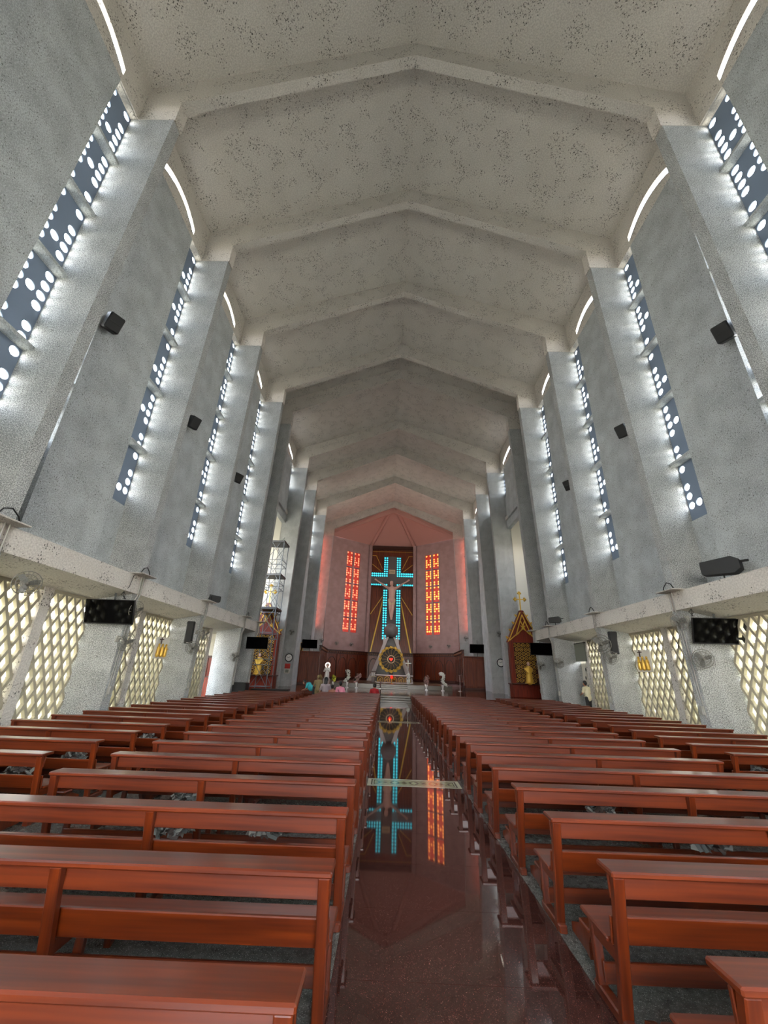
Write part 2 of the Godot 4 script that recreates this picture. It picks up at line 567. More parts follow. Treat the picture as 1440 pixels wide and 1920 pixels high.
func build_floor():
	var g := put("ground", bmesh(Vector3(-120, -0.5, -140), Vector3(120, -0.16, 90)), M.outside, self)
	tag(g, "pale paved yard outside the lattice screens", "ground", "", "structure")
	var f := thing("floor", "grey granite floor under the pews with a dark red polished aisle", "floor", Vector3.ZERO, 0, "", "structure")
	put("granite_slab", bmesh(Vector3(X(-1, 10.35), -0.15, -28.6), Vector3(-0.30, 0, 8.4)), M.grey_granite, f)
	put("granite_slab", bmesh(Vector3(1.36, -0.15, -28.6), Vector3(X(1, 10.35), 0, 8.4)), M.grey_granite, f)
	put("mortar_bed", bmesh(Vector3(-0.30, -0.15, -28.6), Vector3(1.36, -0.004, 8.4)), M.grey_granite, f)
	# the aisle, slab by slab
	var z := 4.92
	var inlays := [-7.98, -17.25]
	while z > -28.0:
		var z1 := z - 0.83
		for iz in inlays:
			if z > iz and z1 < iz: z1 = iz
			elif absf(z - iz) < 0.01: z1 = iz - 0.5
		var is_inlay := false
		for iz in inlays:
			if absf(z - iz) < 0.01: is_inlay = true
		if is_inlay:
			var st := mb()
			box(st, Vector3(-0.27, -0.1, z1 + 0.002), Vector3(1.33, -0.0005, z - 0.002))
			put("inlay_bed", st.commit(), M.grey_granite, f)
			var tp := mb()
			for v in [[0, 0], [1, 1], [1, 0], [0, 0], [0, 1], [1, 1]]:
				tp.set_normal(Vector3.UP)
				tp.set_uv(Vector2(v[0], 1 - v[1]))
				tp.add_vertex(Vector3(-0.27 + 1.6 * v[0], 0.0006, (z - 0.002) - (z - z1 - 0.004) * v[1]))
			put("inlay_pattern", tp.commit(), M.inlay, f)
		else:
			for c in [[-0.295, 1.355]]:
				put("slab", bmesh(Vector3(c[0], -0.1, z1 + 0.0015), Vector3(c[1], 0, z - 0.0015)), M.red_granite, f)
		z = z1
	for e in [-0.30, 1.36]:
		put("edge_strip", bmesh(Vector3(e - 0.012, -0.1, -28.0), Vector3(e + 0.012, 0.006, 5)), M.grey_granite, f)
	# choir floor in front of the side altars, then the sanctuary
	var p := thing("floor", "raised glossy brown floor beside the sanctuary steps", "floor", Vector3.ZERO, 0, "", "structure")
	put("platform", bmesh(Vector3(X(-1, 15), -0.15, -60.5), Vector3(X(-1, 1.15), 0.35, -28.6)), M.brown_floor, p)
	put("platform", bmesh(Vector3(X(1, 1.15), -0.15, -60.5), Vector3(X(1, 15), 0.35, -28.6)), M.brown_floor, p)
	put("platform", bmesh(Vector3(X(-1, 1.15), -0.15, -60.5), Vector3(X(1, 1.15), 0.34, -31.5)), M.brown_floor, p)
	var q := thing("floor", "pale stone sanctuary floor under the altar", "floor", Vector3.ZERO, 0, "", "structure")
	put("platform", bb(Vector3(11.6, 0.40, 18.4), 0.012), M.step_stone, q, Vector3(XC, 0.55, -50.8))
	var s := thing("sanctuary_steps", "pale polished stone steps rising from the aisle to the altar", "steps", Vector3(XC, 0, 0), 0, "", "structure")
	for k in 3:
		put("step", bb(Vector3(2.28, 0.116, 3.2 - k * 0.45), 0.012), M.step_stone, s, Vector3(0, 0.058 + 0.116 * k, -28.6 - k * 0.45 - (3.2 - k * 0.45) / 2.0))
		put("step", bb(Vector3(3.0, 0.133, 1.5 - k * 0.42), 0.012), M.step_stone, s, Vector3(0, 0.415 + 0.133 * k, -40.2 - k * 0.42 - (1.5 - k * 0.42) / 2.0))

func build_columns():
	var poly := [[8.65, HEAD], [9.15, 0.0], [10.45, 0.0], [10.45, HEAD]]
	for s in [-1, 1]:
		var st := mb()
		prism(st, dpoly(s, poly), -COLT, 0)
		var m := st.commit()
		for k in FR.size():
			var o := put("column", m, M.column, self, Vector3(0, 0, FR[k]))
			var w: String = "behind the viewer" if FR[k] > 0 else "%s counted from the viewer" % nth(k - 2)
			tag(o, "tall rough plaster column on the %s side, %s" % [side_word(s), w], "column", "", "structure")
	# gabled frames with their haunches
	for k in FR.size():
		var z: float = FR[k]
		var st := mb()
		for s in [-1, 1]:
			prism(st, dpoly(s, [[0, RIDGE], [8.65, 21.0], [8.65, 22.4], [0, 25.9]]), z - 0.37, z)
		var t := mb()
		for s in [-1, 1]:
			prism(t, dpoly(s, [[8.6, HEAD], [8.6, 21.02], [8.3, 21.16], [8.3, 22.5], [10.4, 22.0], [10.4, HEAD]]), z - 0.44, z + 0.012)
		var fr := thing("ceiling_beam", "cream gabled ceiling beam with haunches, %s" % ("behind the viewer" if z > 0 else "%s counted from the viewer" % nth(k - 2)), "beam", Vector3.ZERO, 0, "", "structure")
		put("beam", st.commit(), M.cream, fr)
		put("haunch", t.commit(), M.cream, fr)

func build_ceiling():
	var c := thing("ceiling", "cream speckled gabled ceiling between the beams", "ceiling", Vector3.ZERO, 0, "", "structure")
	for s in [-1, 1]:
		for k in FR.size() - 1:
			var st := mb()
			prism(st, dpoly(s, [[0, 25.62], [10.5, 21.68], [10.5, 22.0], [0, 25.95]]), FR[k + 1], FR[k] + (0.5 if k == 0 else 0.0))
			put("panel", st.commit(), M.cream, c)

func pierced(kind: String) -> ArrayMesh:
	# one slab of pierced concrete, 1.05 by 2.52; the openings stand in three columns
	if meshes.has(kind): return meshes[kind]
	var rows: Array = {"a": [0, 2, 3, 4, 5], "b": [0, 1, 2, 3, 5, 6], "c": [0, 2, 3, 4]}[kind]
	var mids: Array = {"a": [4], "b": [2], "c": [4]}[kind]
	var n: int = 6 if kind == "c" else 7
	var st := mb()
	var w := 0.35
	var h := 0.36
	var t := 0.035
	var r := 0.136
	for i in 3:
		for j in n:
			var c := Vector3(0, -(j + 0.5) * h, (i - 1) * w)
			var open: bool = j in (mids if i == 1 else rows)
			if not open:
				for x in [0.0, t]:
					quad(st, c + Vector3(x, -h / 2, -w / 2), c + Vector3(x, h / 2, -w / 2), c + Vector3(x, h / 2, w / 2), c + Vector3(x, -h / 2, w / 2), c + Vector3(t / 2, 0, 0))
				continue
			var cs := []
			var sq := []
			for k in 24:
				var a := TAU * k / 24
				var d := Vector2(cos(a), sin(a))
				cs.append(d * r)
				sq.append(d / maxf(absf(d.x), absf(d.y)) * Vector2(w, h) / 2)
			for k in 24:
				var l := (k + 1) % 24
				for x in [0.0, t]:
					quad(st, c + Vector3(x, cs[k].y, cs[k].x), c + Vector3(x, sq[k].y, sq[k].x), c + Vector3(x, sq[l].y, sq[l].x), c + Vector3(x, cs[l].y, cs[l].x), c + Vector3(t / 2, 0, 0))
				quad(st, c + Vector3(0, cs[k].y, cs[k].x), c + Vector3(t, cs[k].y, cs[k].x), c + Vector3(t, cs[l].y, cs[l].x), c + Vector3(0, cs[l].y, cs[l].x), c + Vector3(t / 2, cs[k].y * 2, cs[k].x * 2))
	meshes[kind] = st.commit()
	return meshes[kind]

func pierced_glass(kind: String) -> ArrayMesh:
	# the coloured panes that close the openings of one slab
	var key := "glass" + kind
	if meshes.has(key): return meshes[key]
	var rows: Array = {"a": [0, 2, 3, 4, 5], "b": [0, 1, 2, 3, 5, 6], "c": [0, 2, 3, 4]}[kind]
	var mids: Array = {"a": [4], "b": [2], "c": [4]}[kind]
	var st := mb()
	for i in 3:
		for j in (mids if i == 1 else rows):
			lathe(st, [Vector2(0, 0), Vector2(0.168, 0), Vector2(0.168, 0.012), Vector2(0, 0.012)], 14, Transform3D(Basis(Vector3(0, 0, 1), PI / 2), Vector3(0, -(j + 0.5) * 0.36, (i - 1) * 0.35)))
	meshes[key] = st.commit()
	return meshes[key]

var wins := 0
func pierced_window(s: int, zmid: float, first: int, kinds: Array, label: String, group: String, glass = null) -> Node3D:
	# a strip of slabs with cast fins between them; first = index of the uppermost slab
	wins += 1
	used["window_%d" % wins] = 0
	var o := Node3D.new()
	o.name = "window_%d" % wins
	add_child(o)
	tag(o, label, "window", group, "structure")
	o.position = Vector3(X(s, WIN), 0, zmid)
	if s < 0: o.rotation.y = PI
	for k in kinds.size():
		var top := 19.87 - 2.655 * (k + first)
		put("pierced_slab", pierced(kinds[k]), M.block, o, Vector3(0, top, 0))
		if glass: put("window_glass", pierced_glass(kinds[k]), glass, o, Vector3(0.055, top, 0))
		if k < kinds.size() - 1 and not glass:
			put("fin", bb(Vector3(0.36, 0.12, 1.05), 0.01), M.cool, o, Vector3(-0.11, top - 2.59, 0))
		elif k < kinds.size() - 1:
			put("fin", bb(Vector3(0.2, 0.12, 1.05), 0.01), M.block, o, Vector3(-0.05, top - 2.59, 0))
	return o

func red_light(parent: Node, at: Vector3, turn: Basis, size: Vector2, e: float):
	var l := AreaLight3D.new()
	l.name = "window_light"
	l.light_color = Color(1, 0.46, 0.38)
	l.light_energy = e
	l.area_size = size
	l.area_range = 60
	l.area_attenuation = 2
	l.shadow_enabled = true
	l.transform = Transform3D(turn, at)
	parent.add_child(l, true)

func slit_beam(s: int, za: float, zb: float, w: Node3D):
	# the eaves beam with its curved light slit
	var d0 := PANEL
	var d1 := PANEL + 0.07
	var len := za - zb
	var z0 := za - 1.15 - COLT
	var z1 := zb + 1.05
	var lo := mb()
	var hi := mb()
	var n := 16
	for k in n:
		var ta := float(k) / n
		var tb := float(k + 1) / n
		var ya := 20.30 + 0.42 * 4 * ta * (1 - ta) + 0.0
		var yb := 20.30 + 0.42 * 4 * tb * (1 - tb) + 0.0
		var pa := lerpf(z0, z1, ta)
		var pb := lerpf(z0, z1, tb)
		for part in [[lo, HEAD, HEAD, ya - 0.12, yb - 0.12], [hi, ya + 0.20, yb + 0.20, 22.3, 22.3]]:
			var st: SurfaceTool = part[0]
			var q := []
			for d in [d0, d1]:
				q.append(Vector3(X(s, d), part[1], pa))
				q.append(Vector3(X(s, d), part[2], pb))
				q.append(Vector3(X(s, d), part[4], pb))
				q.append(Vector3(X(s, d), part[3], pa))
			var mid := Vector3.ZERO
			for v in q: mid += v / 8.0
			for f in [[0, 1, 2, 3], [4, 5, 6, 7], [0, 1, 5, 4], [3, 2, 6, 7]]: quad(st, q[f[0]], q[f[1]], q[f[2]], q[f[3]], mid)
	box(lo, Vector3(X(s, d0), HEAD, za - 0.2), Vector3(X(s, d1), 22.3, z0))
	box(hi, Vector3(X(s, d0), HEAD, z1), Vector3(X(s, d1), 22.3, zb - 0.2))
	box(lo, Vector3(X(s, d1 - 0.02), HEAD, za - 0.2), Vector3(X(s, 10.3), HEAD + 0.1, zb - 0.2))
	put("eaves_beam", lo.commit(), M.cream, w)
	put("eaves_beam", hi.commit(), M.cream, w)

func build_side(s: int):
	var sw := side_word(s)
	var w := thing("wall_" + sw, "rough grey plaster wall panels between the columns on the %s side" % sw, "wall", Vector3.ZERO, 0, "", "structure")
	for k in FR.size() - 1:
		var za: float = FR[k]
		var zb: float = FR[k + 1]
		var a := za - COLT
		var solid := k == 6
		if solid:
			put("panel", bmesh(Vector3(X(s, PANEL), 3.9, a), Vector3(X(s, 10.45), 22.3, zb)), M.cool, w)
			continue
		if k < 10: slit_beam(s, za, zb, w)
		else: put("eaves_beam", bmesh(Vector3(X(s, PANEL), HEAD, za), Vector3(X(s, 10.45), 22.3, zb)), M.cream, w)
		var bottom := 4.5
		var top := HEAD
		var wy := 7.08       # foot of the window strips
		var kinds := ["a", "b", "a", "b", "c"]
		if k == 7:
			bottom = 14.9
			wy = 17.34
			kinds = ["a"]
		elif k == 8:
			bottom = 0.0
			wy = 17.34
			kinds = ["a"]
		elif k == 9:
			bottom = 0.0
			wy = 14.69
			kinds = ["a", "b"]
		elif k == 10:
			bottom = 0.0
		put("panel", bmesh(Vector3(X(s, PANEL), bottom, a - (1.35 if k == 10 else 1.05)), Vector3(X(s, 10.45), top, zb + 1.05)), M.cool, w)
		for e in [[a, a - 1.05], [zb + 1.05, zb]]:
			if wy > bottom: put("recess", bmesh(Vector3(X(s, WIN - 0.04), bottom, e[0]), Vector3(X(s, 10.45), wy, e[1])), M.cool, w)
		var glass = M.red_glass if k == 10 else null
		var bay := "behind the viewer" if za > 3 else "in the %s bay from the viewer" % nth(k - 1) if k < 6 else "at the transept" if k == 7 else "past the transept" if k == 8 else "in the bay before the sanctuary" if k == 9 else "with red panes beside the apse arch"
		for e in 2:
			var zm: float = a - 0.525 if e == 0 else zb + 0.525
			if k == 10 and e == 0: continue  # open gap here, added out of view to daylight the sanctuary
			pierced_window(s, zm, 0, kinds, "tall strip window of pierced round holes on the %s wall, %s, %s column" % [sw, bay, "against its nearer" if e == 0 else "against its further"], "", glass)
			if k == 10 and e == 1: pass
		if k == 10:
			red_light(w, Vector3(X(s, WIN - 0.02), 13.4, zb + 0.525), Basis(Vector3.UP, s * PI / 2), Vector2(1.0, 12.4), 10.0)
			put("recess", bmesh(Vector3(X(s, WIN), 0, a), Vector3(X(s, 10.45), 5.0, a - 1.35)), M.cool, w)
	# ledge beam over the side openings, and the slab behind it
	var lb := thing("trim_%d" % (1 if s < 0 else 2), "cream ledge beam running under the wall panels on the %s side" % sw, "ledge", Vector3.ZERO, 0, "", "structure")
	var st := mb()
	prism(st, dpoly(s, [[8.98, 3.97], [8.98, 4.55], [10.7, 4.55], [10.7, 3.66]]), FR[7] + 0.1, 8.0)
	put("ledge", st.commit(), M.cream, lb)

func lattice_screen(s: int, za: float, zb: float, label: String):
	# a screen of crossing cast bars in front of level slats, from za down to zb
	wins += 1
	var o := Node3D.new()
	o.name = "window_%d" % wins
	add_child(o)
	tag(o, label, "lattice screen", "", "structure")
	var H := 3.68
	var ux := 0.175
	var uy := 0.34
	var L := za - zb
	for dir in [1, -1]:
		var k0 := -int(ceil(H / uy * ux / 0.35)) - 1
		for k in range(k0, int(L / 0.35) + 12):
			# the line z = k*0.35 + dir*y*ux/uy, cut to the screen
			var sl: float = dir * ux / uy
			var base := k * 0.35
			var y0 := 0.0
			var y1 := H
			var ya: float = (0.0 - base) / sl
			var yb: float = (L - base) / sl
			y0 = maxf(y0, minf(ya, yb))
			y1 = minf(y1, maxf(ya, yb))
			if y1 - y0 < 0.08: continue
			var p := Vector2(base + sl * y0, y0)
			var q := Vector2(base + sl * y1, y1)
			var n := Vector2(-(q - p).y, (q - p).x).normalized() * 0.040
			var st := mb()
			var t0 := LAT + (0.0 if dir > 0 else 0.003)
			prism(st, PackedVector2Array([p - n, q - n, q + n, p + n]), t0, t0 + 0.1, Transform3D(Basis(Vector3(0, 0, -1), Vector3(0, 1, 0), Vector3(s, 0, 0)), Vector3(XC, 0, za)))
			put("lattice_bar", st.commit(), M.lattice, o)
	var y := 0.17
	while y < H:
		put("slat", bb(Vector3(0.30, 0.018, L), 0.004), M.slat, o, Vector3(X(s, LAT + 0.26), y, (za + zb) / 2), Basis(Vector3(0, 0, 1), -s * 0.30))
		y += 0.34
	var fr := mb()
	box(fr, Vector3(X(s, LAT - 0.01), H - 0.03, za), Vector3(X(s, LAT + 0.3), H + 0.1, zb))
	box(fr, Vector3(X(s, LAT - 0.01), -0.1, za), Vector3(X(s, LAT + 0.3), 0.06, zb))
	put("frame", fr.commit(), M.lattice, o)

func build_lattices():
	for s in [-1, 1]:
		var sw := side_word(s)
		for k in 6:
			var a: float = FR[k] - COLT
			var b: float = FR[k + 1]
			var m := (a + b) / 2
			if s < 0 and k == 3: m -= 0.55
			if k == 5: m = -23.02
			var bay := "behind the viewer" if FR[k] > 3 else "in the %s bay from the viewer" % nth(k - 1)
			var mu := put("mullion", bmesh(Vector3(X(s, LAT - 0.06), 0, m + 0.17), Vector3(X(s, LAT + 0.2), 3.75, m - 0.17)), M.cream, self)
			tag(mu, "flat post splitting the lattice on the %s side, %s" % [sw, bay], "post", "", "structure")
			lattice_screen(s, a, m + 0.17, "cast diamond lattice screen on the %s side, %s, nearer half" % [sw, bay])
			if k < 5:
				lattice_screen(s, m - 0.17, b, "cast diamond lattice screen on the %s side, %s, further half" % [sw, bay])

func build_ends():
	# the entrance end, with an unseen opening added to let daylight in
	var w := thing("wall_back", "entrance wall behind the viewer with one wide opening added for daylight", "wall", Vector3.ZERO, 0, "", "structure")
	var z0 := 8.4
	var z1 := 8.8
	for x in [-10.5, 5.0]:
		put("pier", bmesh(Vector3(XC + x, 0, z0), Vector3(XC + x + 5.5, 17, z1)), M.cool, w)
	put("crossbeam", bmesh(Vector3(XC - 10.5, 0, z0), Vector3(XC + 10.5, 1.8, z1)), M.cool, w)
	put("crossbeam", bmesh(Vector3(XC - 10.5, 7.4, z0), Vector3(XC + 10.5, 17, z1)), M.cool, w)
	var st := mb()
	prism(st, PackedVector2Array([Vector2(XC - 10.5, 17), Vector2(XC + 10.5, 17), Vector2(XC + 10.5, 22.2), Vector2(XC, 26), Vector2(XC - 10.5, 22.2)]), z0, z1)
	put("gable", st.commit(), M.cool, w)
	# what stands outside the lattice screens: an eaves slab and an added pale wall that tempers the daylight
	for s in [-1, 1]:
		var c := put("wall_bounce_" + side_word(s), bmesh(Vector3(X(s, 14.0), -0.2, 9), Vector3(X(s, 14.3), 3.2, -27)), M.yard, self)
		tag(c, "added pale yellow wall tempering daylight outside the %s lattice screens" % side_word(s), "wall", "", "structure")
		var e := put("eaves_slab", bmesh(Vector3(X(s, 10.4), 3.95, 9), Vector3(X(s, 11.1), 4.15, -27)), M.cream, self)
		tag(e, "concrete eaves slab outside over the %s lattice screens" % side_word(s), "canopy", "", "structure")
	# transept wings
	for s in [-1, 1]:
		var sw := side_word(s)
		var t := thing("wall_transept_" + sw, "pale plaster walls of the %s transept behind the gold altar" % sw, "wall", Vector3.ZERO, 0, "", "structure")
		put("end", bmesh(Vector3(X(s, 15), -0.1, FR[7] - 0.2), Vector3(X(s, 15.4), 15.2, FR[8] - 0.4)), M.white, t)
		put("flank", bmesh(Vector3(X(s, 10.4), -0.1, FR[8] + 0.0), Vector3(X(s, 15.4), 15.2, FR[8] - 0.4)), M.white, t)
		put("flank", bmesh(Vector3(X(s, 10.4), -0.1, FR[7] + 0.0), Vector3(X(s, 15.4), 7.5 if s < 0 else 11.6, FR[7] - 0.35)), M.white, t)  # the gap above it is an added, unseen opening that daylights the wing
		put("flank", bmesh(Vector3(X(s, 10.4), 13.0, FR[7] + 0.0), Vector3(X(s, 15.4), 15.2, FR[7] - 0.35)), M.white, t)
		put("roof", bmesh(Vector3(X(s, 10.0), 15.0, FR[7] + 0.0), Vector3(X(s, 15.4), 15.3, FR[8] - 0.4)), M.cream, t)
		put("lintel", bmesh(Vector3(X(s, 10.1), 14.2, FR[7] - COLT), Vector3(X(s, 10.45), 14.95, FR[8])), M.cool, t)

func build_apse():
	# five walls behind the last frame and a ribbed roof that comes down to them
	var zf := FR[11] - 0.4
	var zb := -59.8
	var hx := 3.3
	var ap := thing("wall_apse", "glow-tinted mauve plaster apse walls around the tall cross", "wall", Vector3.ZERO, 0, "", "structure")
	for s in [-1, 1]:
		var a := Vector2(X(s, 8.9), zf + 0.1)
		var b := Vector2(X(s, hx), zb)
		var e := (b - a).normalized()
		var n: Vector2 = Vector2(e.y, -e.x) * s     # outwards
		if n.y > 0: n = -n
		var L := (b - a).length()
		# two strips of pierced slabs between stretches of wall
		var xf := Transform3D(Basis(Vector3(n.x, 0, n.y), Vector3.UP, Vector3(n.x, 0, n.y).cross(Vector3.UP)), Vector3(a.x, 0, a.y))
		var cuts := []
		var c0 := L * 0.40
		for i in 2:
			cuts.append([c0 + i * 1.30, c0 + i * 1.30 + 1.0])
		var dirz: float = signf(Vector3(e.x, 0, e.y).dot(xf.basis.z))
		var x := 0.0
		for c in cuts + [[L + 0.3, L]]:
			put("panel", bmesh(Vector3(0, 0, dirz * x), Vector3(0.35, 20.1, dirz * c[0])), M.mauve, ap, xf.origin, xf.basis)
			x = c[1]
		for c in cuts:
			put("panel", bmesh(Vector3(0, 0, dirz * c[0]), Vector3(0.35, 6.82, dirz * c[1])), M.mauve, ap, xf.origin, xf.basis)
			put("panel", bmesh(Vector3(0, 18.3, dirz * c[0]), Vector3(0.35, 20.1, dirz * c[1])), M.mauve, ap, xf.origin, xf.basis)
			wins += 1
			var o := Node3D.new()
			o.name = "window_%d" % wins
			add_child(o)
			tag(o, "tall strip of glowing red pierced panes on the %s apse wall, %s the cross" % [side_word(s), "away from" if c == cuts[0] else "nearest to"], "window", "", "structure")
			o.transform = Transform3D(xf.basis, xf.origin + xf.basis.z * dirz * (c[0] + c[1]) / 2 + xf.basis.x * 0.14)
			red_light(o, Vector3(-0.03, 12.5, 0), Basis(Vector3.UP, PI / 2), Vector2(0.95, 11.4), 1.6)
			for k in 5:
				var kind: String = ["a", "b", "a", "b", "c"][k]
				var top := 18.3 - 2.39 * k
				var sc := Basis.from_scale(Vector3(1, 0.9, 0.95))
				put("pierced_slab", pierced(kind), M.red_glow_block, o, Vector3(0, top, 0), sc)
				put("window_glass", pierced_glass(kind), M.orange_glass if s > 0 else M.red_glass, o, Vector3(0.055, top, 0), sc)
				if k < 4: put("fin", bb(Vector3(0.2, 0.12, 1.0), 0.01), M.block, o, Vector3(-0.04, top - 2.33, 0))
	put("back", bmesh(Vector3(X(-1, hx + 0.4), 0, zb), Vector3(X(1, hx + 0.4), 20.2, zb - 0.4)), M.mauve, ap)
	for s in [-1, 1]:
		put("pilaster", bb(Vector3(0.42, 20.0, 0.5), 0.02), M.mauve, ap, Vector3(X(s, hx + 0.05), 10.0, zb + 0.2))
	var rf := thing("ceiling", "glow-tinted pink folded apse roof with two ribs meeting at the gable", "ceiling", Vector3.ZERO, 0, "", "structure")
	var apex := Vector3(XC, 24.9, zf + 0.2)
	for s in [-1, 1]:
		var st := mb()
		var far := Vector3(X(s, hx), 20.05, zb)
		var near := Vector3(X(s, 8.95), 20.05, zf + 0.2)
		tri(st, apex, far, near, Vector3(XC, 40, -56))
		tri(st, apex + Vector3.UP * 0.2, far + Vector3.UP * 0.2, near + Vector3.UP * 0.2, Vector3(XC, 0, -56))
		put("roof_panel", st.commit(), M.pink_glow_tint, rf)
		var t := mb()
		tube(t, [apex + Vector3(s * 0.3, -0.3, -0.2), far + Vector3(0, -0.1, 0.15)], 0.3, 4)
		put("rib", t.commit(), M.pink_glow_tint, rf)
	var st2 := mb()
	tri(st2, apex, Vector3(X(-1, hx), 20.05, zb), Vector3(X(1, hx), 20.05, zb), Vector3(XC, 40, -56))
	tri(st2, apex + Vector3.UP * 0.2, Vector3(X(-1, hx), 20.25, zb), Vector3(X(1, hx), 20.25, zb), Vector3(XC, 0, -56))
	put("roof_panel", st2.commit(), M.pink_glow_tint, rf)
	# closes the gable between the frame and the apse roof, and the sides
	var g := thing("wall_gable", "glow-tinted pink gable wall over the apse arch", "wall", Vector3.ZERO, 0, "", "structure")
	var gp := mb()
	for s in [-1, 1]:
		prism(gp, dpoly(s, [[0, 23.9], [8.65, 20.2], [10.5, 20.2], [10.5, 22.5], [0, 26.2]]), FR[11] - 0.37, FR[11] - 0.75)
		prism(gp, dpoly(s, [[8.85, 0], [10.5, 0], [10.5, 21], [8.85, 21]]), FR[11] - 0.37, FR[11] - 0.75)
	put("gable", gp.commit(), M.pink_glow_tint, g)

# ---------------------------------------------------------------- pews
func make_pew(L: float) -> Node3D:
	# origin on the floor under the middle of the pew's far ledge edge; the sitter looks towards -z
	var t := thing("pew", "", "pew")
	put("back_rail", bb(Vector3(L, 0.032, 0.19), 0.008), M.wood, t, Vector3(0, 0.729, 0.095))
	put("back_board", bb(Vector3(L - 0.02, 0.115, 0.022), 0.004), M.wood, t, Vector3(0, 0.65, 0.105))
	put("backrest", bb(Vector3(L - 0.02, 0.14, 0.022), 0.005), M.wood, t, Vector3(0, 0.43, 0.05), Basis(Vector3.RIGHT, 0.18))
	put("seat", bb(Vector3(L, 0.028, 0.36), 0.008), M.wood, t, Vector3(0, 0.366, -0.17))
	put("stretcher", bb(Vector3(L - 0.1, 0.1, 0.022), 0.004), M.wood, t, Vector3(0, 0.12, -0.20))
	put("apron", bb(Vector3(L - 0.1, 0.13, 0.02), 0.004), M.wood, t, Vector3(0, 0.285, -0.30))
	for e in [-1, 0, 1]:
		var x: float = e * (L / 2 - 0.045)
		var lean := 0.19
		put("post", bb(Vector3(0.065, 0.73, 0.05), 0.006), M.woodv, t, Vector3(x, 0.358, 0.085), Basis(Vector3.RIGHT, lean))
		put("leg", bb(Vector3(0.055, 0.35, 0.045), 0.006), M.woodv, t, Vector3(x, 0.176, -0.245), Basis(Vector3.RIGHT, -0.06))
		put("seat_rail", bb(Vector3(0.04, 0.075, 0.33), 0.005), M.wood, t, Vector3(x, 0.315, -0.12))
		put("runner", bb(Vector3(0.06, 0.055, 0.38), 0.008), M.wood, t, Vector3(x, 0.028, -0.10))
	var k := put("kneeler", bb(Vector3(L - 0.16, 0.03, 0.15), 0.008), M.wood, t, Vector3(0, 0.185, 0.375))
	for e in [-1, 0, 1]:
		var x: float = e * (L / 2 - 0.12)
		var st := mb()
		prism(st, PackedVector2Array([Vector2(0.02, 0.02), Vector2(0.075, 0.0), Vector2(0.085, 0.09), Vector2(0.13, 0.155), Vector2(0.0, 0.155), Vector2(-0.20, 0.08), Vector2(-0.20, 0.03)]), -0.022, 0.022, Transform3D(Basis(Vector3(0, 0, 1), Vector3(0, 1, 0), Vector3(-1, 0, 0)), Vector3.ZERO))
		put("bracket", st.commit(), M.woodv, k, Vector3(x, -0.17, -0.06))
	return t

func build_pews():
	var blocks := [
		["inner left", -3.35, -0.275, -2.01, 0.955, 23, -1],
		["outer left", -6.98, -4.06, -1.86, 0.955, 22, -1],
		["inner right", 1.33, 4.83, -2.19, 0.925, 23, 1],
		["outer right", 5.53, 8.50, -2.0, 0.925, 23, 1]]
	for b in blocks:
		var L: float = b[2] - b[1]
		var proto: Node3D = null
		for k in b[5]:
			var z: float = b[3] - b[4] * k
			var o: Node3D
			var lab := "varnished brown wooden pew in the %s block, %s row counted from the viewer" % [b[0], nth(k)]
			if proto == null:
				proto = make_pew(L)
				o = proto
			else:
				o = copy(proto)
			o.position = Vector3((b[1] + b[2]) / 2 + rng.randf_range(-0.012, 0.012), 0, z + rng.randf_range(-0.012, 0.012))
			o.set_meta("label", lab)
			o.set_meta("group", "pews of the %s block" % b[0])

# ---------------------------------------------------------------- the sanctuary
func bar(st: SurfaceTool, a: Vector3, b: Vector3, w: float, d: float, out := Vector3.BACK):
	# a square-edged strip from a to b, w wide and d deep towards out
	var e := (b - a)
	var L := e.length()
	var y := e.normalized()
	var x := y.cross(out).normalized()
	bevel_box(st, Vector3(w, L, d), minf(w, d) * 0.12, Transform3D(Basis(x, y, x.cross(y)), (a + b) / 2))

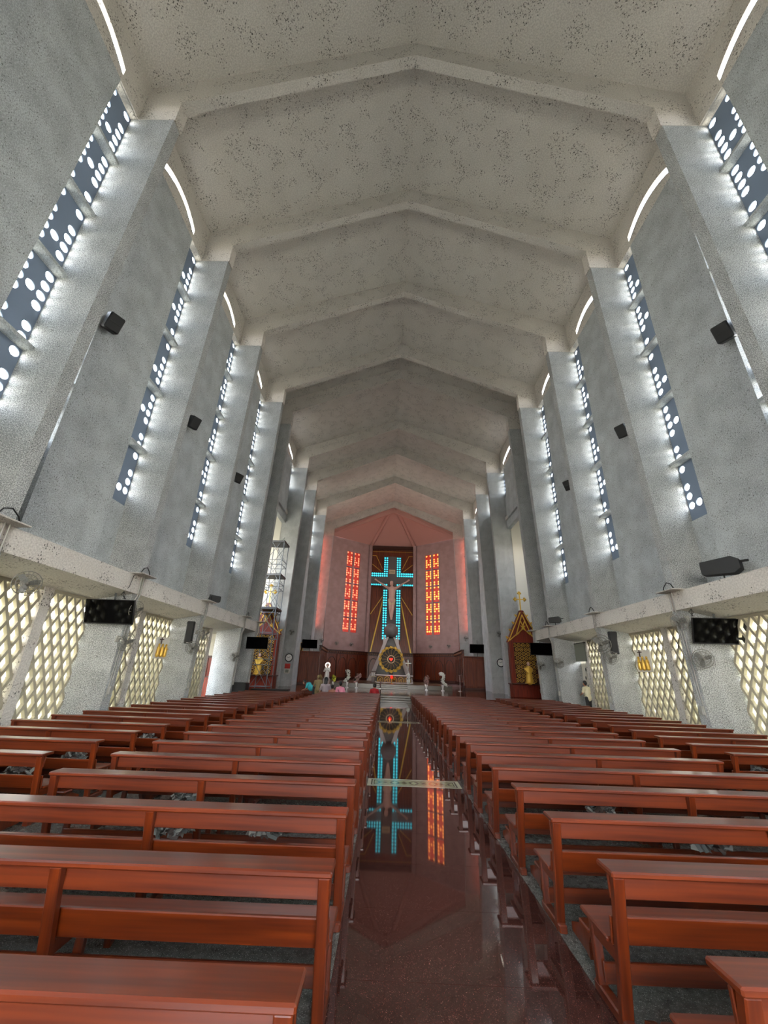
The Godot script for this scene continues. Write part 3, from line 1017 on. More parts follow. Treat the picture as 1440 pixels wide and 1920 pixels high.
func build_cross():
	var z := -59.38
	var wp := thing("wood_panel", "tall red brown wooden panel behind the lit cross with gold rays", "wall panel", Vector3(XC, 0, -59.74), 0, "", "structure")
	var n := 6
	for k in n:
		put("plank", bb(Vector3(6.2 / n - 0.006, 15.3, 0.08), 0.006), M.panel_wood, wp, Vector3(-3.1 + 6.2 * (k + 0.5) / n, 4.1 + 7.65, 0))
	put("cornice", bb(Vector3(6.2, 0.55, 0.3), 0.03), M.dark_wood, wp, Vector3(0, 19.65, 0.1))
	var dn := mb()
	for k in 24: bevel_box(dn, Vector3(0.12, 0.16, 0.1), 0.015, Transform3D(Basis.IDENTITY, Vector3(-2.95 + k * 0.2565, 19.28, 0.12)))
	put("dentils", dn.commit(), M.dark_wood, wp)
	put("gold_strip", bb(Vector3(6.1, 0.05, 0.06), 0.01), M.gold, wp, Vector3(0, 19.05, 0.06))
	for s in [-1, 1]:
		for r in [[1.35, 12.2, 3.05, 9.6, 0.10], [1.25, 11.9, 2.85, 4.35, 0.17], [1.5, 16.35, 2.5, 18.4, 0.08], [1.65, 15.95, 3.05, 17.05, 0.08], [2.5, 18.4, 3.08, 18.4, 0.08]]:
			var st := mb()
			bar(st, Vector3(s * r[0], r[1], 0.07), Vector3(s * r[2], r[3], 0.07), r[4], 0.07)
			put("gold_ray", st.commit(), M.gold, wp)
	var c := thing("cross", "huge dark stone cross edged with rows of glowing cyan round lamps", "cross", Vector3(XC, 0, z))
	put("stone", bb(Vector3(2.72, 12.2, 0.14), 0.02), M.dark_stone, c, Vector3(0.03, 12.1, -0.05))
	put("stone", bb(Vector3(6.3, 1.95, 0.138), 0.02), M.dark_stone, c, Vector3(0, 14.8, -0.05))
	var disc := mb()
	lathe(disc, [Vector2(0, 0.03), Vector2(0.08, 0.025), Vector2(0.118, 0.0), Vector2(0.118, -0.03), Vector2(0, -0.03)], 12, Transform3D(Basis(Vector3.RIGHT, PI / 2), Vector3.ZERO))
	var dm := disc.commit()
	for s in [-1, 1]:
		var plates := [[0.96, 16.92, 0.66, 2.4], [1.9, 15.38, 2.5, 0.66], [1.9, 13.88, 2.5, 0.34], [0.97, 11.95, 0.66, 2.5], [0.97, 9.45, 0.66, 2.3], [0.97, 7.15, 0.66, 2.1]]
		for q in plates:
			put("teal_plate", bb(Vector3(q[2], q[3], 0.04), 0.008), M.teal, c, Vector3(s * q[0], q[1], 0.03))
			var cols := maxi(1, int(round(q[2] / 0.32)))
			var rows := maxi(1, int(round(q[3] / 0.35)))
			for i in cols:
				for j in rows:
					put("lamp", dm, M.cyan, c, Vector3(s * q[0] + (i - (cols - 1) / 2.0) * q[2] / cols, q[1] + (j - (rows - 1) / 2.0) * q[3] / rows, 0.065))
		var l := AreaLight3D.new()
		l.name = "lamp_light"
		l.light_color = Color(0.35, 0.95, 1.0)
		l.light_energy = 0.12
		l.area_size = Vector2(0.66, 11.8)
		l.area_range = 60
		l.area_attenuation = 2
		l.shadow_enabled = true
		l.transform = Transform3D(Basis(Vector3.UP, PI), Vector3(s * 0.96, 12.0, 0.12))
		c.add_child(l, true)
	var pl := put("plaque", bb(Vector3(0.95, 0.62, 0.06), 0.02), M.bone, c, Vector3(-0.05, 15.85, 0.08))
	var tm := TextMesh.new()
	var sf := SystemFont.new()
	sf.font_names = PackedStringArray(["Droid Serif"])
	tm.font = sf
	tm.text = "INRI"
	tm.font_size = 64
	tm.pixel_size = 0.006
	tm.depth = 0.02
	put("lettering", tm, M.dark_wood, pl, Vector3(0, 0, 0.035))
	# the figure on it
	var f := thing("crucified_figure", "pale stone figure with raised spread arms hanging on the lit cross", "statue", Vector3(XC, 0, -59.05))
	var B := func(ax, ay, bx, by, ra, rb, az := 0.0, bz := 0.0): return [Vector3(ax, ay, az), Vector3(bx, by, bz), ra, rb]
	var bones := [B.call(0.02, 13.1, 0.0, 12.2, 0.52, 0.42, 0.05, 0.05), B.call(0.0, 12.2, 0.02, 11.5, 0.40, 0.43), B.call(-0.45, 13.3, 0.45, 13.3, 0.2, 0.2), B.call(0, 13.4, -0.05, 13.75, 0.15, 0.15, 0.05, 0.14), B.call(-0.06, 13.9, -0.07, 14.15, 0.25, 0.25, 0.22, 0.2)]
	for s in [-1, 1]:
		bones += [B.call(s * 0.5, 13.3, s * 1.35, 13.85, 0.19, 0.13), B.call(s * 1.35, 13.85, s * 2.25, 14.42, 0.13, 0.085), B.call(s * 2.25, 14.42, s * 2.45, 14.55, 0.10, 0.09)]
		for k in 4: bones.append(B.call(s * 2.42, 14.53, s * (2.62 - 0.03 * k), 14.60 + 0.05 * (k - 1), 0.035, 0.025))
		bones.append(B.call(s * 2.36, 14.54, s * 2.38, 14.72, 0.04, 0.03))
		bones += [B.call(s * 0.2, 11.45, s * 0.2, 10.35, 0.30, 0.19, 0.0, 0.18), B.call(s * 0.2, 10.35, s * 0.1, 9.3, 0.19, 0.12, 0.18, 0.02), B.call(s * 0.1, 9.3, s * 0.07, 8.85, 0.10, 0.08, 0.02, 0.2)]
	bones.append(B.call(-0.07, 13.98, -0.07, 13.96, 0.06, 0.05, 0.48, 0.49))
	put("body", body(bones, 0.065, 0.1), M.figure_pink, f)
	put("loincloth", body([B.call(-0.25, 11.6, 0.25, 11.6, 0.31, 0.31, 0.02, 0.02), B.call(-0.2, 11.45, -0.2, 11.0, 0.3, 0.26, 0.02, 0.1), B.call(0.2, 11.45, 0.22, 11.05, 0.3, 0.26, 0.02, 0.1)], 0.07, 0.1), M.bone, f)
	put("hair", body([B.call(-0.06, 14.05, -0.06, 14.22, 0.3, 0.24, 0.12, 0.12), B.call(-0.3, 13.9, -0.3, 13.5, 0.1, 0.06, 0.1, 0.12), B.call(0.2, 13.9, 0.2, 13.5, 0.1, 0.06, 0.1, 0.12)], 0.06, 0.06), M.figure_dark, f)

func build_monument():
	# two stone legs that carry a globe in front of the foot of the cross
	var t := thing("stone_monument", "pale stone monument of two curved legs holding a dark globe below the cross", "monument", Vector3(XC, 0.75, -56.0))
	for s in [-1, 1]:
		var st := mb()
		var pts := [Vector2(s * 3.0, 0), Vector2(s * 2.3, 0), Vector2(s * 1.1, 3.3), Vector2(s * 0.18, 5.75), Vector2(s * 0.40, 5.45), Vector2(s * 0.75, 5.2), Vector2(s * 1.0, 5.7), Vector2(s * 1.05, 4.6), Vector2(s * 1.55, 3.2), Vector2(s * 2.4, 1.2)]
		prism(st, PackedVector2Array(pts), -0.35, 0.35)
		put("leg", st.commit(), M.pale_stone, t)
	var inner := mb()
	prism(inner, PackedVector2Array([Vector2(-2.3, 0), Vector2(2.3, 0), Vector2(0.25, 5.45), Vector2(-0.25, 5.45)]), -0.3, 0.05)
	put("back_slab", inner.commit(), M.grey_stone, t)
	var g := mb()
	ball(g, Vector3(0.0, 6.25, 0), Vector3.ONE * 0.95, 18, 28)
	put("globe", g.commit(), M.dark_stone, t)
	# the gold wheel with its glowing heart
	var w := thing("monstrance", "round gold sunburst wheel with a glowing red heart in its white ring", "monstrance", Vector3(XC + 0.06, 3.35, -54.2))
	var d := mb()
	lathe(d, [Vector2(0, 0.12), Vector2(1.15, 0.06), Vector2(1.5, 0.0), Vector2(1.5, -0.1), Vector2(0, -0.1)], 40, Transform3D(Basis(Vector3.RIGHT, PI / 2), Vector3.ZERO))
	put("disc", d.commit(), M.dark_bronze, w)
	var pet := mb()
	for k in 3:
		var pts := []
		for j in 15:
			var a := TAU * j / 14.0 * 1.2 + k * 2.1
			var r := 0.17 * (1 - j / 20.0)
			pts.append(Vector3(cos(a) * r + (k - 1) * 0.11, sin(a) * r + (0.1 if k == 1 else 0.0), 0.05))
		tube(pet, pts, 0.035, 5)
	ball(pet, Vector3(0, 0.06, 0.02), Vector3(0.17, 0.15, 0.05), 6, 10)
	var pm := pet.commit()
	var ray := mb()
	bar(ray, Vector3(0, 0.52, 0.1), Vector3(0, 1.15, 0.08), 0.07, 0.05)
	var rm := ray.commit()
	for k in 16:
		var a := TAU * k / 16
		put("scroll", pm, M.gold, w, Vector3(sin(a) * 1.38, cos(a) * 1.38, 0.05), Basis(Vector3.BACK, -a))
		put("ray", rm, M.bronze, w, Vector3(0, 0, 0.02), Basis(Vector3.BACK, -a))
	var ring := mb()
	var rp := []
	for k in 28: rp.append(Vector3(cos(TAU * k / 28) * 0.44, sin(TAU * k / 28) * 0.44, 0.17))
	tube(ring, rp, 0.055, 8, true)
	put("ring", ring.commit(), M.bone, w)
	var hs := mb()
	var hp := PackedVector2Array()
	for k in 24:
		var a := TAU * k / 24
		hp.append(Vector2(0.0155 * 16 * pow(sin(a), 3), 0.0155 * (13 * cos(a) - 5 * cos(2 * a) - 2 * cos(3 * a) - cos(4 * a))))
	prism(hs, hp, 0.10, 0.2)
	put("glowing_heart", hs.commit(), M.heart, w)
	var l := OmniLight3D.new()
	l.name = "heart_light"
	l.light_color = Color(1, 0.4, 0.2)
	l.light_energy = 0.03
	l.light_size = 0.02
	l.omni_range = 50
	l.omni_attenuation = 2
	l.shadow_enabled = true
	l.position = Vector3(0, 0.1, 0.5)
	w.add_child(l, true)
	var sup := mb()
	bar(sup, Vector3(0, -2.6, -0.12), Vector3(0, -1.3, -0.12), 0.5, 0.3)
	put("stand", sup.commit(), M.dark_bronze, w)

func build_altar():
	var t := thing("altar", "long altar table with a pale marble top and carved gold brown front", "altar", Vector3(XC + 0.3, 0.75, -46.0))
	put("plinth", bb(Vector3(4.1, 0.12, 1.5), 0.015), M.pale_stone, t, Vector3(0, 0.06, 0))
	put("body", bb(Vector3(3.6, 0.6, 1.1), 0.02), M.carved, t, Vector3(0, 0.42, 0))
	put("table_top", bb(Vector3(4.0, 0.1, 1.4), 0.02), M.marble, t, Vector3(0, 0.77, 0))
	for k in 5:
		var x := -1.44 + k * 0.72
		var st := mb()
		var pts := []
		for j in 9:
			var a := PI * j / 8
			pts.append(Vector3(cos(a) * 0.27, 0.36 + sin(a) * 0.26, 0.57))
		tube(st, [Vector3(0.27, 0.14, 0.57)] + pts + [Vector3(-0.27, 0.14, 0.57)], 0.03, 5)
		put("arch_moulding", st.commit(), M.gold, t, Vector3(x, 0, 0))
		var c := mb()
		if k == 2: ball(c, Vector3(0, 0.36, 0.56), Vector3(0.16, 0.2, 0.06), 6, 10)
		else:
			tube(c, [Vector3(-0.14, 0.16, 0.57), Vector3(-0.1, 0.34, 0.58), Vector3(0.06, 0.44, 0.58), Vector3(0.12, 0.34, 0.58), Vector3(-0.02, 0.27, 0.58), Vector3(0.14, 0.16, 0.57)], 0.035, 5)
		put("carving", c.commit(), M.gold, t, Vector3(x, 0, 0))
	var lamp := thing("sanctuary_lamp", "small glowing red glass lamp standing before the altar front", "lamp", Vector3(XC + 0.06, 0.75, -45.05))
	var s := mb()
	lathe(s, [Vector2(0, 0), Vector2(0.13, 0), Vector2(0.12, 0.03), Vector2(0.03, 0.06), Vector2(0.03, 0.42), Vector2(0.1, 0.46), Vector2(0, 0.46)], 12)
	put("stand", s.commit(), M.gold, lamp)
	var g := mb()
	lathe(g, [Vector2(0.05, 0.46), Vector2(0.12, 0.52), Vector2(0.13, 0.62), Vector2(0.09, 0.74), Vector2(0, 0.76)], 12)
	put("red_lamp_glass", g.commit(), M.lamp_red, lamp)
	var l := OmniLight3D.new()
	l.name = "lamp_light"
	l.light_color = Color(1, 0.2, 0.12)
	l.light_energy = 0.03
	l.light_size = 0.02
	l.omni_range = 50
	l.omni_attenuation = 2
	l.shadow_enabled = true
	l.position = Vector3(0, 0.62, 0.2)
	lamp.add_child(l, true)
	# dark lectern with two candles
	var d := thing("candle_stand", "dark wooden stand holding white candles left of the altar", "candle stand", Vector3(-1.32, 0.75, -44.8))
	put("base", bb(Vector3(0.55, 0.08, 0.5), 0.02), M.dark_wood, d, Vector3(0, 0.04, 0))
	put("post", bb(Vector3(0.34, 0.5, 0.3), 0.02), M.dark_wood, d, Vector3(0, 0.33, 0))
	put("shelf", bb(Vector3(0.62, 0.06, 0.5), 0.015), M.bone, d, Vector3(0, 0.61, 0))
	put("hood", bb(Vector3(0.62, 0.1, 0.4), 0.015), M.dark_wood, d, Vector3(0, 1.1, -0.1))
	for s2 in [-1, 1]:
		put("hood_post", bb(Vector3(0.05, 0.45, 0.05), 0.01), M.dark_wood, d, Vector3(s2 * 0.27, 0.86, -0.2))
		var cm := mb()
		lathe(cm, [Vector2(0, 0), Vector2(0.035, 0), Vector2(0.033, 0.3), Vector2(0.01, 0.32), Vector2(0, 0.35)], 10)
		var cd := thing("candle", "white candle, the %s of two on the dark stand" % ("left one" if s2 < 0 else "right one"), "candle", Vector3(-1.32 + s2 * 0.1, 1.391, -44.65), 0, "candles on the dark stand")
		put("wax", cm.commit(), M.white_gloss, cd)
	# processional cross
	var pc := thing("processional_cross", "slim silver standing crucifix at the right end of the altar", "crucifix", Vector3(2.27, 0.75, -44.9))
	var ps := mb()
	lathe(ps, [Vector2(0, 0), Vector2(0.2, 0), Vector2(0.18, 0.05), Vector2(0.03, 0.1), Vector2(0.025, 1.6), Vector2(0, 1.6)], 12)
	put("stand", ps.commit(), M.silver, pc)
	var px := mb()
	bar(px, Vector3(0, 1.55, 0), Vector3(0, 2.3, 0), 0.07, 0.04)
	bar(px, Vector3(-0.27, 2.0, 0), Vector3(0.27, 2.0, 0), 0.07, 0.04)
	for e in [Vector3(0, 2.32, 0), Vector3(-0.29, 2.0, 0), Vector3(0.29, 2.0, 0)]: ball(px, e, Vector3(0.06, 0.06, 0.03), 6, 8)
	put("cross", px.commit(), M.silver, pc)
	put("figure", body([[Vector3(-0.2, 2.05, 0.04), Vector3(0, 1.97, 0.05), 0.018, 0.022], [Vector3(0.2, 2.05, 0.04), Vector3(0, 1.97, 0.05), 0.018, 0.022], [Vector3(0, 1.97, 0.05), Vector3(0, 1.62, 0.05), 0.035, 0.02], [Vector3(0, 2.05, 0.06), Vector3(0, 2.06, 0.06), 0.035, 0.03]], 0.012, 0.02), M.bone, pc)

func build_wainscot():
	# carved wooden wall lining round the sanctuary, a pointed arch in every panel
	var runs := []
	for s in [-1, 1]:
		runs.append([s, Vector2(X(s, 7.9), -46.6), Vector2(X(s, 8.4), -55.2)])
		runs.append([s, Vector2(X(s, 8.4), -55.2), Vector2(X(s, 3.2), -59.35)])
	runs.append([0, Vector2(X(-1, 3.2), -59.35), Vector2(X(1, 3.2), -59.35)])
	for r in runs:
		var a: Vector2 = r[1]
		var b: Vector2 = r[2]
		var L := (b - a).length()
		var e := (b - a) / L
		var n := Vector2(-e.y, e.x)
		if n.dot(Vector2(XC, -52) - (a + b) / 2) < 0: n = -n
		var where := "behind the altar" if r[0] == 0 else "%s the %s of the sanctuary" % ["on the straight side at" if absf(e.y) > 0.9 else "on the slanting apse wall at", side_word(r[0])]
		var o := Node3D.new()
		o.name = numbered("wainscot")
		add_child(o)
		tag(o, "carved brown wooden wall lining %s" % where, "wall panelling", "", "structure")
		var up := Vector3.UP
		var nz := Vector3(n.x, 0, n.y)
		var xa := up.cross(nz)
		o.transform = Transform3D(Basis(xa, up, nz), Vector3((a.x + b.x) / 2, 0.75, (a.y + b.y) / 2))
		put("back_board", bb(Vector3(L, 3.3, 0.1), 0.01), M.panel_wood, o, Vector3(0, 1.65, 0))
		put("skirting", bb(Vector3(L, 0.3, 0.18), 0.02), M.dark_wood, o, Vector3(0, 0.15, 0.05))
		put("frieze", bb(Vector3(L, 0.36, 0.22), 0.02), M.frieze_wood, o, Vector3(0, 3.35, 0.07))
		put("cornice", bb(Vector3(L, 0.1, 0.36), 0.02), M.dark_wood, o, Vector3(0, 3.58, 0.1))
		var dn := mb()
		var cnt := int(L / 0.28)
		for k in cnt: bevel_box(dn, Vector3(0.13, 0.2, 0.1), 0.02, Transform3D(Basis.IDENTITY, Vector3(-L / 2 + (k + 0.5) * L / cnt, 3.36, 0.2)))
		put("dentils", dn.commit(), M.bronze_wood, o)
		var p := maxi(2, int(round(L / 1.5)))
		for k in p + 1:
			put("pilaster", bb(Vector3(0.2, 2.9, 0.12), 0.02), M.panel_wood, o, Vector3(-L / 2 + 0.1 + k * (L - 0.2) / p, 1.72, 0.09))
		for k in p:
			var st := mb()
			var w := (L - 0.2) / p / 2 - 0.16
			var pts := []
			for j in 7: pts.append(Vector3(-w + w * (1 - cos(j / 6.0 * PI / 2)) , 1.6 + 1.2 * sin(j / 6.0 * PI / 2), 0.07))
			for j in 7: pts.append(Vector3(w - w * (1 - cos((6 - j) / 6.0 * PI / 2)), 1.6 + 1.2 * sin((6 - j) / 6.0 * PI / 2), 0.07))
			tube(st, [Vector3(-w, 0.4, 0.07)] + pts + [Vector3(w, 0.4, 0.07)], 0.045, 5)
			put("arch_moulding", st.commit(), M.dark_wood, o, Vector3(-L / 2 + 0.1 + (k + 0.5) * (L - 0.2) / p, 0, 0))
	for s in [-1, 1]:
		var c := thing("wood_screen", "tall plain brown wooden screen under the %s altar television" % side_word(s), "screen", Vector3(X(s, 9.0), 0.35, -46.2))
		put("frame", bb(Vector3(2.3, 3.2, 0.4), 0.02), M.panel_wood, c, Vector3(0, 1.6, 0))
		for k in 2: put("panel", bb(Vector3(0.85, 2.6, 0.06), 0.02), M.panel_wood, c, Vector3(-0.5 + k * 1.0, 1.6, 0.21))
		put("cornice", bb(Vector3(2.5, 0.16, 0.6), 0.03), M.panel_wood, c, Vector3(0, 3.25, 0))
		put("skirting", bb(Vector3(2.4, 0.2, 0.5), 0.02), M.dark_wood, c, Vector3(0, 0.1, 0))

func trefoil_cross(st: SurfaceTool, at: Vector3, h: float):
	bar(st, at, at + Vector3(0, h, 0), 0.09, 0.06)
	bar(st, at + Vector3(-h * 0.26, h * 0.66, 0), at + Vector3(h * 0.26, h * 0.66, 0), 0.09, 0.06)
	for e in [[0.0, h, 0, 1], [-h * 0.26, h * 0.66, -1, 0], [h * 0.26, h * 0.66, 1, 0]]:
		var c := at + Vector3(e[0], e[1], 0)
		for o in [Vector3(e[2], e[3], 0), Vector3(e[3], e[2], 0), Vector3(-e[3], -e[2], 0)]: ball(st, c + o * 0.09, Vector3(0.09, 0.09, 0.045), 6, 8)

func build_side_altars():
	for s in [-1, 1]:
		var t := thing("side_altar", "gabled red wooden side altar with gold carving and a gold cross, %s transept" % side_word(s), "side altar", Vector3(X(s, 10.3), 0.35, -33.4))
		put("base", bb(Vector3(2.5, 0.9, 0.9), 0.03), M.red_wood, t, Vector3(0, 0.45, 0))
		put("altar_shelf", bb(Vector3(2.7, 0.08, 1.1), 0.02), M.dark_wood, t, Vector3(0, 0.94, 0.05))
		for e in [-1, 1]: put("post", bb(Vector3(0.34, 3.2, 0.45), 0.03), M.red_wood, t, Vector3(e * 1.05, 2.5, 0))
		put("back", bb(Vector3(1.9, 3.2, 0.12), 0.02), M.dark_wood, t, Vector3(0, 2.5, -0.1))
		# gold openwork: scrolls on a lattice of rings
		var gw := mb()
		for i in 5:
			for j in 9:
				var c := Vector3(-0.68 + i * 0.34 + (0.17 if j % 2 else 0.0) - 0.08, 1.2 + j * 0.32, 0.02)
				var pts := []
				for k in 9: pts.append(c + Vector3(cos(TAU * k / 9), sin(TAU * k / 9), 0) * 0.13)
				tube(gw, pts, 0.024, 4, true)
				ball(gw, c, Vector3(0.045, 0.045, 0.04), 4, 6)
		put("gold_openwork", gw.commit(), M.gold, t)
		var gb := mb()
		prism(gb, PackedVector2Array([Vector2(-1.35, 3.95), Vector2(1.35, 3.95), Vector2(0.14, 6.45), Vector2(-0.14, 6.45)]), -0.2, 0.15)
		put("gable", gb.commit(), M.red_wood, t)
		var tr := mb()
		for q in [[-1.2, 4.05, -0.02, 5.0], [1.2, 4.05, 0.02, 5.0], [-0.62, 4.45, 0.0, 6.1], [0.62, 4.45, 0.0, 6.1], [-0.5, 4.55, 0.18, 5.25], [0.5, 4.55, -0.18, 5.25], [-0.1, 5.0, 0.16, 5.6], [0.1, 5.0, -0.16, 5.6], [-1.25, 4.0, -0.12, 6.3], [1.25, 4.0, 0.12, 6.3]]:
			bar(tr, Vector3(q[0], q[1], 0.18), Vector3(q[2], q[3], 0.18), 0.07, 0.07)
		put("gold_tracery", tr.commit(), M.gold, t)
		for e in [-1, 1]:
			for k in 4:
				var cr := mb()
				ball(cr, Vector3.ZERO, Vector3(0.1, 0.09, 0.09), 6, 8)
				ball(cr, Vector3(e * 0.09, 0.07, 0), Vector3(0.06, 0.06, 0.06), 5, 6)
				var f := 0.14 + k * 0.23
				put("crocket", cr.commit(), M.gold, t, Vector3(e * lerpf(1.35, 0.14, f) + e * 0.06, lerpf(3.95, 6.45, f), 0))
		var cs := mb()
		trefoil_cross(cs, Vector3(0, 6.4, 0), 1.45)
		put("gold_cross", cs.commit(), M.gold, t)
		var st := thing("statue", "small gilded standing statue inside the %s side altar" % side_word(s), "statue", Vector3(X(s, 10.3), 1.40, -32.85))
		put("robe", body([[Vector3(0, 0.1, 0), Vector3(0, 1.0, 0), 0.26, 0.2], [Vector3(-0.2, 0.95, 0), Vector3(0.2, 0.95, 0), 0.1, 0.1], [Vector3(-0.24, 0.95, 0), Vector3(-0.1, 0.7, 0.2), 0.08, 0.06], [Vector3(0.24, 0.95, 0), Vector3(0.1, 0.7, 0.2), 0.08, 0.06]], 0.04, 0.05), M.gold, st)
		put("head", body([[Vector3(0, 1.1, 0), Vector3(0, 1.25, 0), 0.06, 0.06], [Vector3(0, 1.28, 0.02), Vector3(0, 1.36, 0.01), 0.1, 0.1]], 0.03, 0.03), M.figure_pink, st)
		put("pedestal", bb(Vector3(0.6, 0.06, 0.5), 0.02), M.gold, st, Vector3(0, -0.03, 0))

# ---------------------------------------------------------------- fittings
func side_rooms():
	# what stands behind the last openings on both sides
	for s in [-1, 1]:
		var sw := side_word(s)
		var w := thing("wall_sideroom_" + sw, "plain cream walls of the side room through the last %s opening" % sw, "wall", Vector3.ZERO, 0, "", "structure")
		put("back", bmesh(Vector3(X(s, 13.0), -0.1, -22.6), Vector3(X(s, 13.2), 3.95, -27.0)), M.white, w)
		put("lid", bmesh(Vector3(X(s, 10.5), 3.75, -22.6), Vector3(X(s, 12.75), 3.95, -27.0)), M.white, w)
		put("floor_slab", bmesh(Vector3(X(s, 10.35), -0.15, -20.5), Vector3(X(s, 13.2), 0, -27.0)), M.grey_granite, w)
		put("pier_wall", bmesh(Vector3(X(s, 10.15), 0, -24.6), Vector3(X(s, 10.45), 3.95, -27.0)), M.cool, w)
	var d := thing("door_leaf", "dark red wooden double door standing in the left side room", "door", Vector3(X(-1, 11.7), 0, -26.85))
	for e in [-1, 1]:
		var lf := put("leaf", bb(Vector3(0.85, 2.3, 0.06), 0.01), M.red_wood, d, Vector3(e * 0.44, 1.15, 0))
		for k in 3: put("panel", bb(Vector3(0.6, 0.6, 0.03), 0.012), M.red_wood, lf, Vector3(0, -0.72 + k * 0.72, 0.035))
	put("frame", bb(Vector3(2.0, 0.12, 0.12), 0.01), M.dark_wood, d, Vector3(0, 2.37, 0))
	var cab := thing("cabinet", "low dark red wooden cabinet just inside the left side room", "cabinet", Vector3(X(-1, 11.2), 0, -25.6))
	put("body", bb(Vector3(0.9, 1.2, 0.6), 0.015), M.red_wood, cab, Vector3(0, 0.6, 0))
	for e in [-1, 1]: put("door", bb(Vector3(0.4, 1.0, 0.03), 0.01), M.red_wood, cab, Vector3(e * 0.22, 0.6, 0.31))
	put("top", bb(Vector3(1.0, 0.05, 0.68), 0.01), M.dark_wood, cab, Vector3(0, 1.22, 0))
	var cu := thing("curtain", "white hanging curtain with small dark marks in the right side opening", "curtain", Vector3(X(1, 10.5), 0.1, -23.75), PI / 2)
	var st := mb()
	var pts := PackedVector2Array()
	for k in 25: pts.append(Vector2(-0.5 + k / 24.0, 0.05 * sin(k * 1.4)))
	for k in 25: pts.append(Vector2(0.5 - k / 24.0, 0.05 * sin((24 - k) * 1.4) + 0.012))
	prism(st, pts, 0, 2.5, Transform3D(Basis(Vector3.RIGHT, -PI / 2), Vector3.ZERO))
	put("cloth", st.commit(), M.white, cu)
	for k in 4:
		var tm := mb()
		ball(tm, Vector3(0.1 - 0.12 * (k % 2), 0.9 + k * 0.42, -0.07), Vector3(0.06, 0.1, 0.015), 5, 8)
		put("mark", tm.commit(), M.black, cu)
	var bd := thing("notice_board", "square grey green board hung high beside the right lattice", "board", Vector3(X(1, 10.22), 3.15, -23.65), 0)
	put("board", bb(Vector3(0.06, 0.95, 1.3), 0.01), M.grey_green, bd)
	put("frame", bb(Vector3(0.07, 0.05, 1.36), 0.01), M.dark_bronze, bd, Vector3(0, 0.48, 0))

func make_tv(w: float, h: float) -> Node3D:
	var t := thing("television", "", "television")
	put("casing", bb(Vector3(w, h, 0.06), 0.012), M.black, t, Vector3(0, 0, -0.035))
	put("screen", bb(Vector3(w - 0.04, h - 0.05, 0.012), 0.003), M.screen, t, Vector3(0, 0.008, -0.001))
	put("lower_bezel", bb(Vector3(w, 0.03, 0.02), 0.004), M.dark_grey, t, Vector3(0, -h / 2 + 0.012, 0.004))
	put("bracket", bb(Vector3(0.3, 0.3, 0.14), 0.01), M.black, t, Vector3(0, 0.05, -0.13))
	var arm := mb()
	bar(arm, Vector3(0, 0.05, -0.18), Vector3(0, 0.85, -0.30), 0.05, 0.04)
	put("hanger", arm.commit(), M.steel, t)
	return t

func televisions():
	for q in [[-8.84, 3.29, -12.95, 1.56, 0.76, -0.26, 0.02, Vector3(0, 0.05, -0.48), "large black television hung before the nearest left pier, glossy screen with light bands"],
			[10.32, 3.28, -12.95, 1.68, 0.78, -0.26, -0.03, Vector3(0, 0.05, -0.48), "large black television hung before the nearest right pier above the pews"],
			[-8.21, 3.26, -26.6, 1.36, 0.73, -0.1, 0.05, Vector3(-0.5, 0.05, -0.40), "black television below the gold side altar of the left transept"],
			[9.68, 3.44, -26.6, 1.34, 0.73, -0.1, -0.05, Vector3(0.4, 0.05, -0.40), "black television below the gold side altar of the right transept"],
			[-8.36, 4.40, -45.6, 1.63, 0.90, -0.2, 0.1, Vector3(0, -0.85, -0.35), "black television above the left wooden screen of the sanctuary"],
			[9.75, 4.46, -45.6, 1.63, 0.92, -0.2, -0.1, Vector3(0, -0.90, -0.35), "dark grey television above the right wooden screen of the sanctuary"]]:
		var t := make_tv(q[3], q[4])
		t.set_meta("label", q[8])
		var ar := mb()
		bar(ar, Vector3(0, 0.05, -0.16), q[7], 0.06, 0.06, Vector3.UP if absf(q[7].y) < 0.5 else Vector3.BACK)
		put("wall_arm", ar.commit(), M.steel, t)
		t.transform = Transform3D(Basis(Vector3.UP, q[6]) * Basis(Vector3.RIGHT, -q[5]), Vector3(q[0], q[1], q[2]))

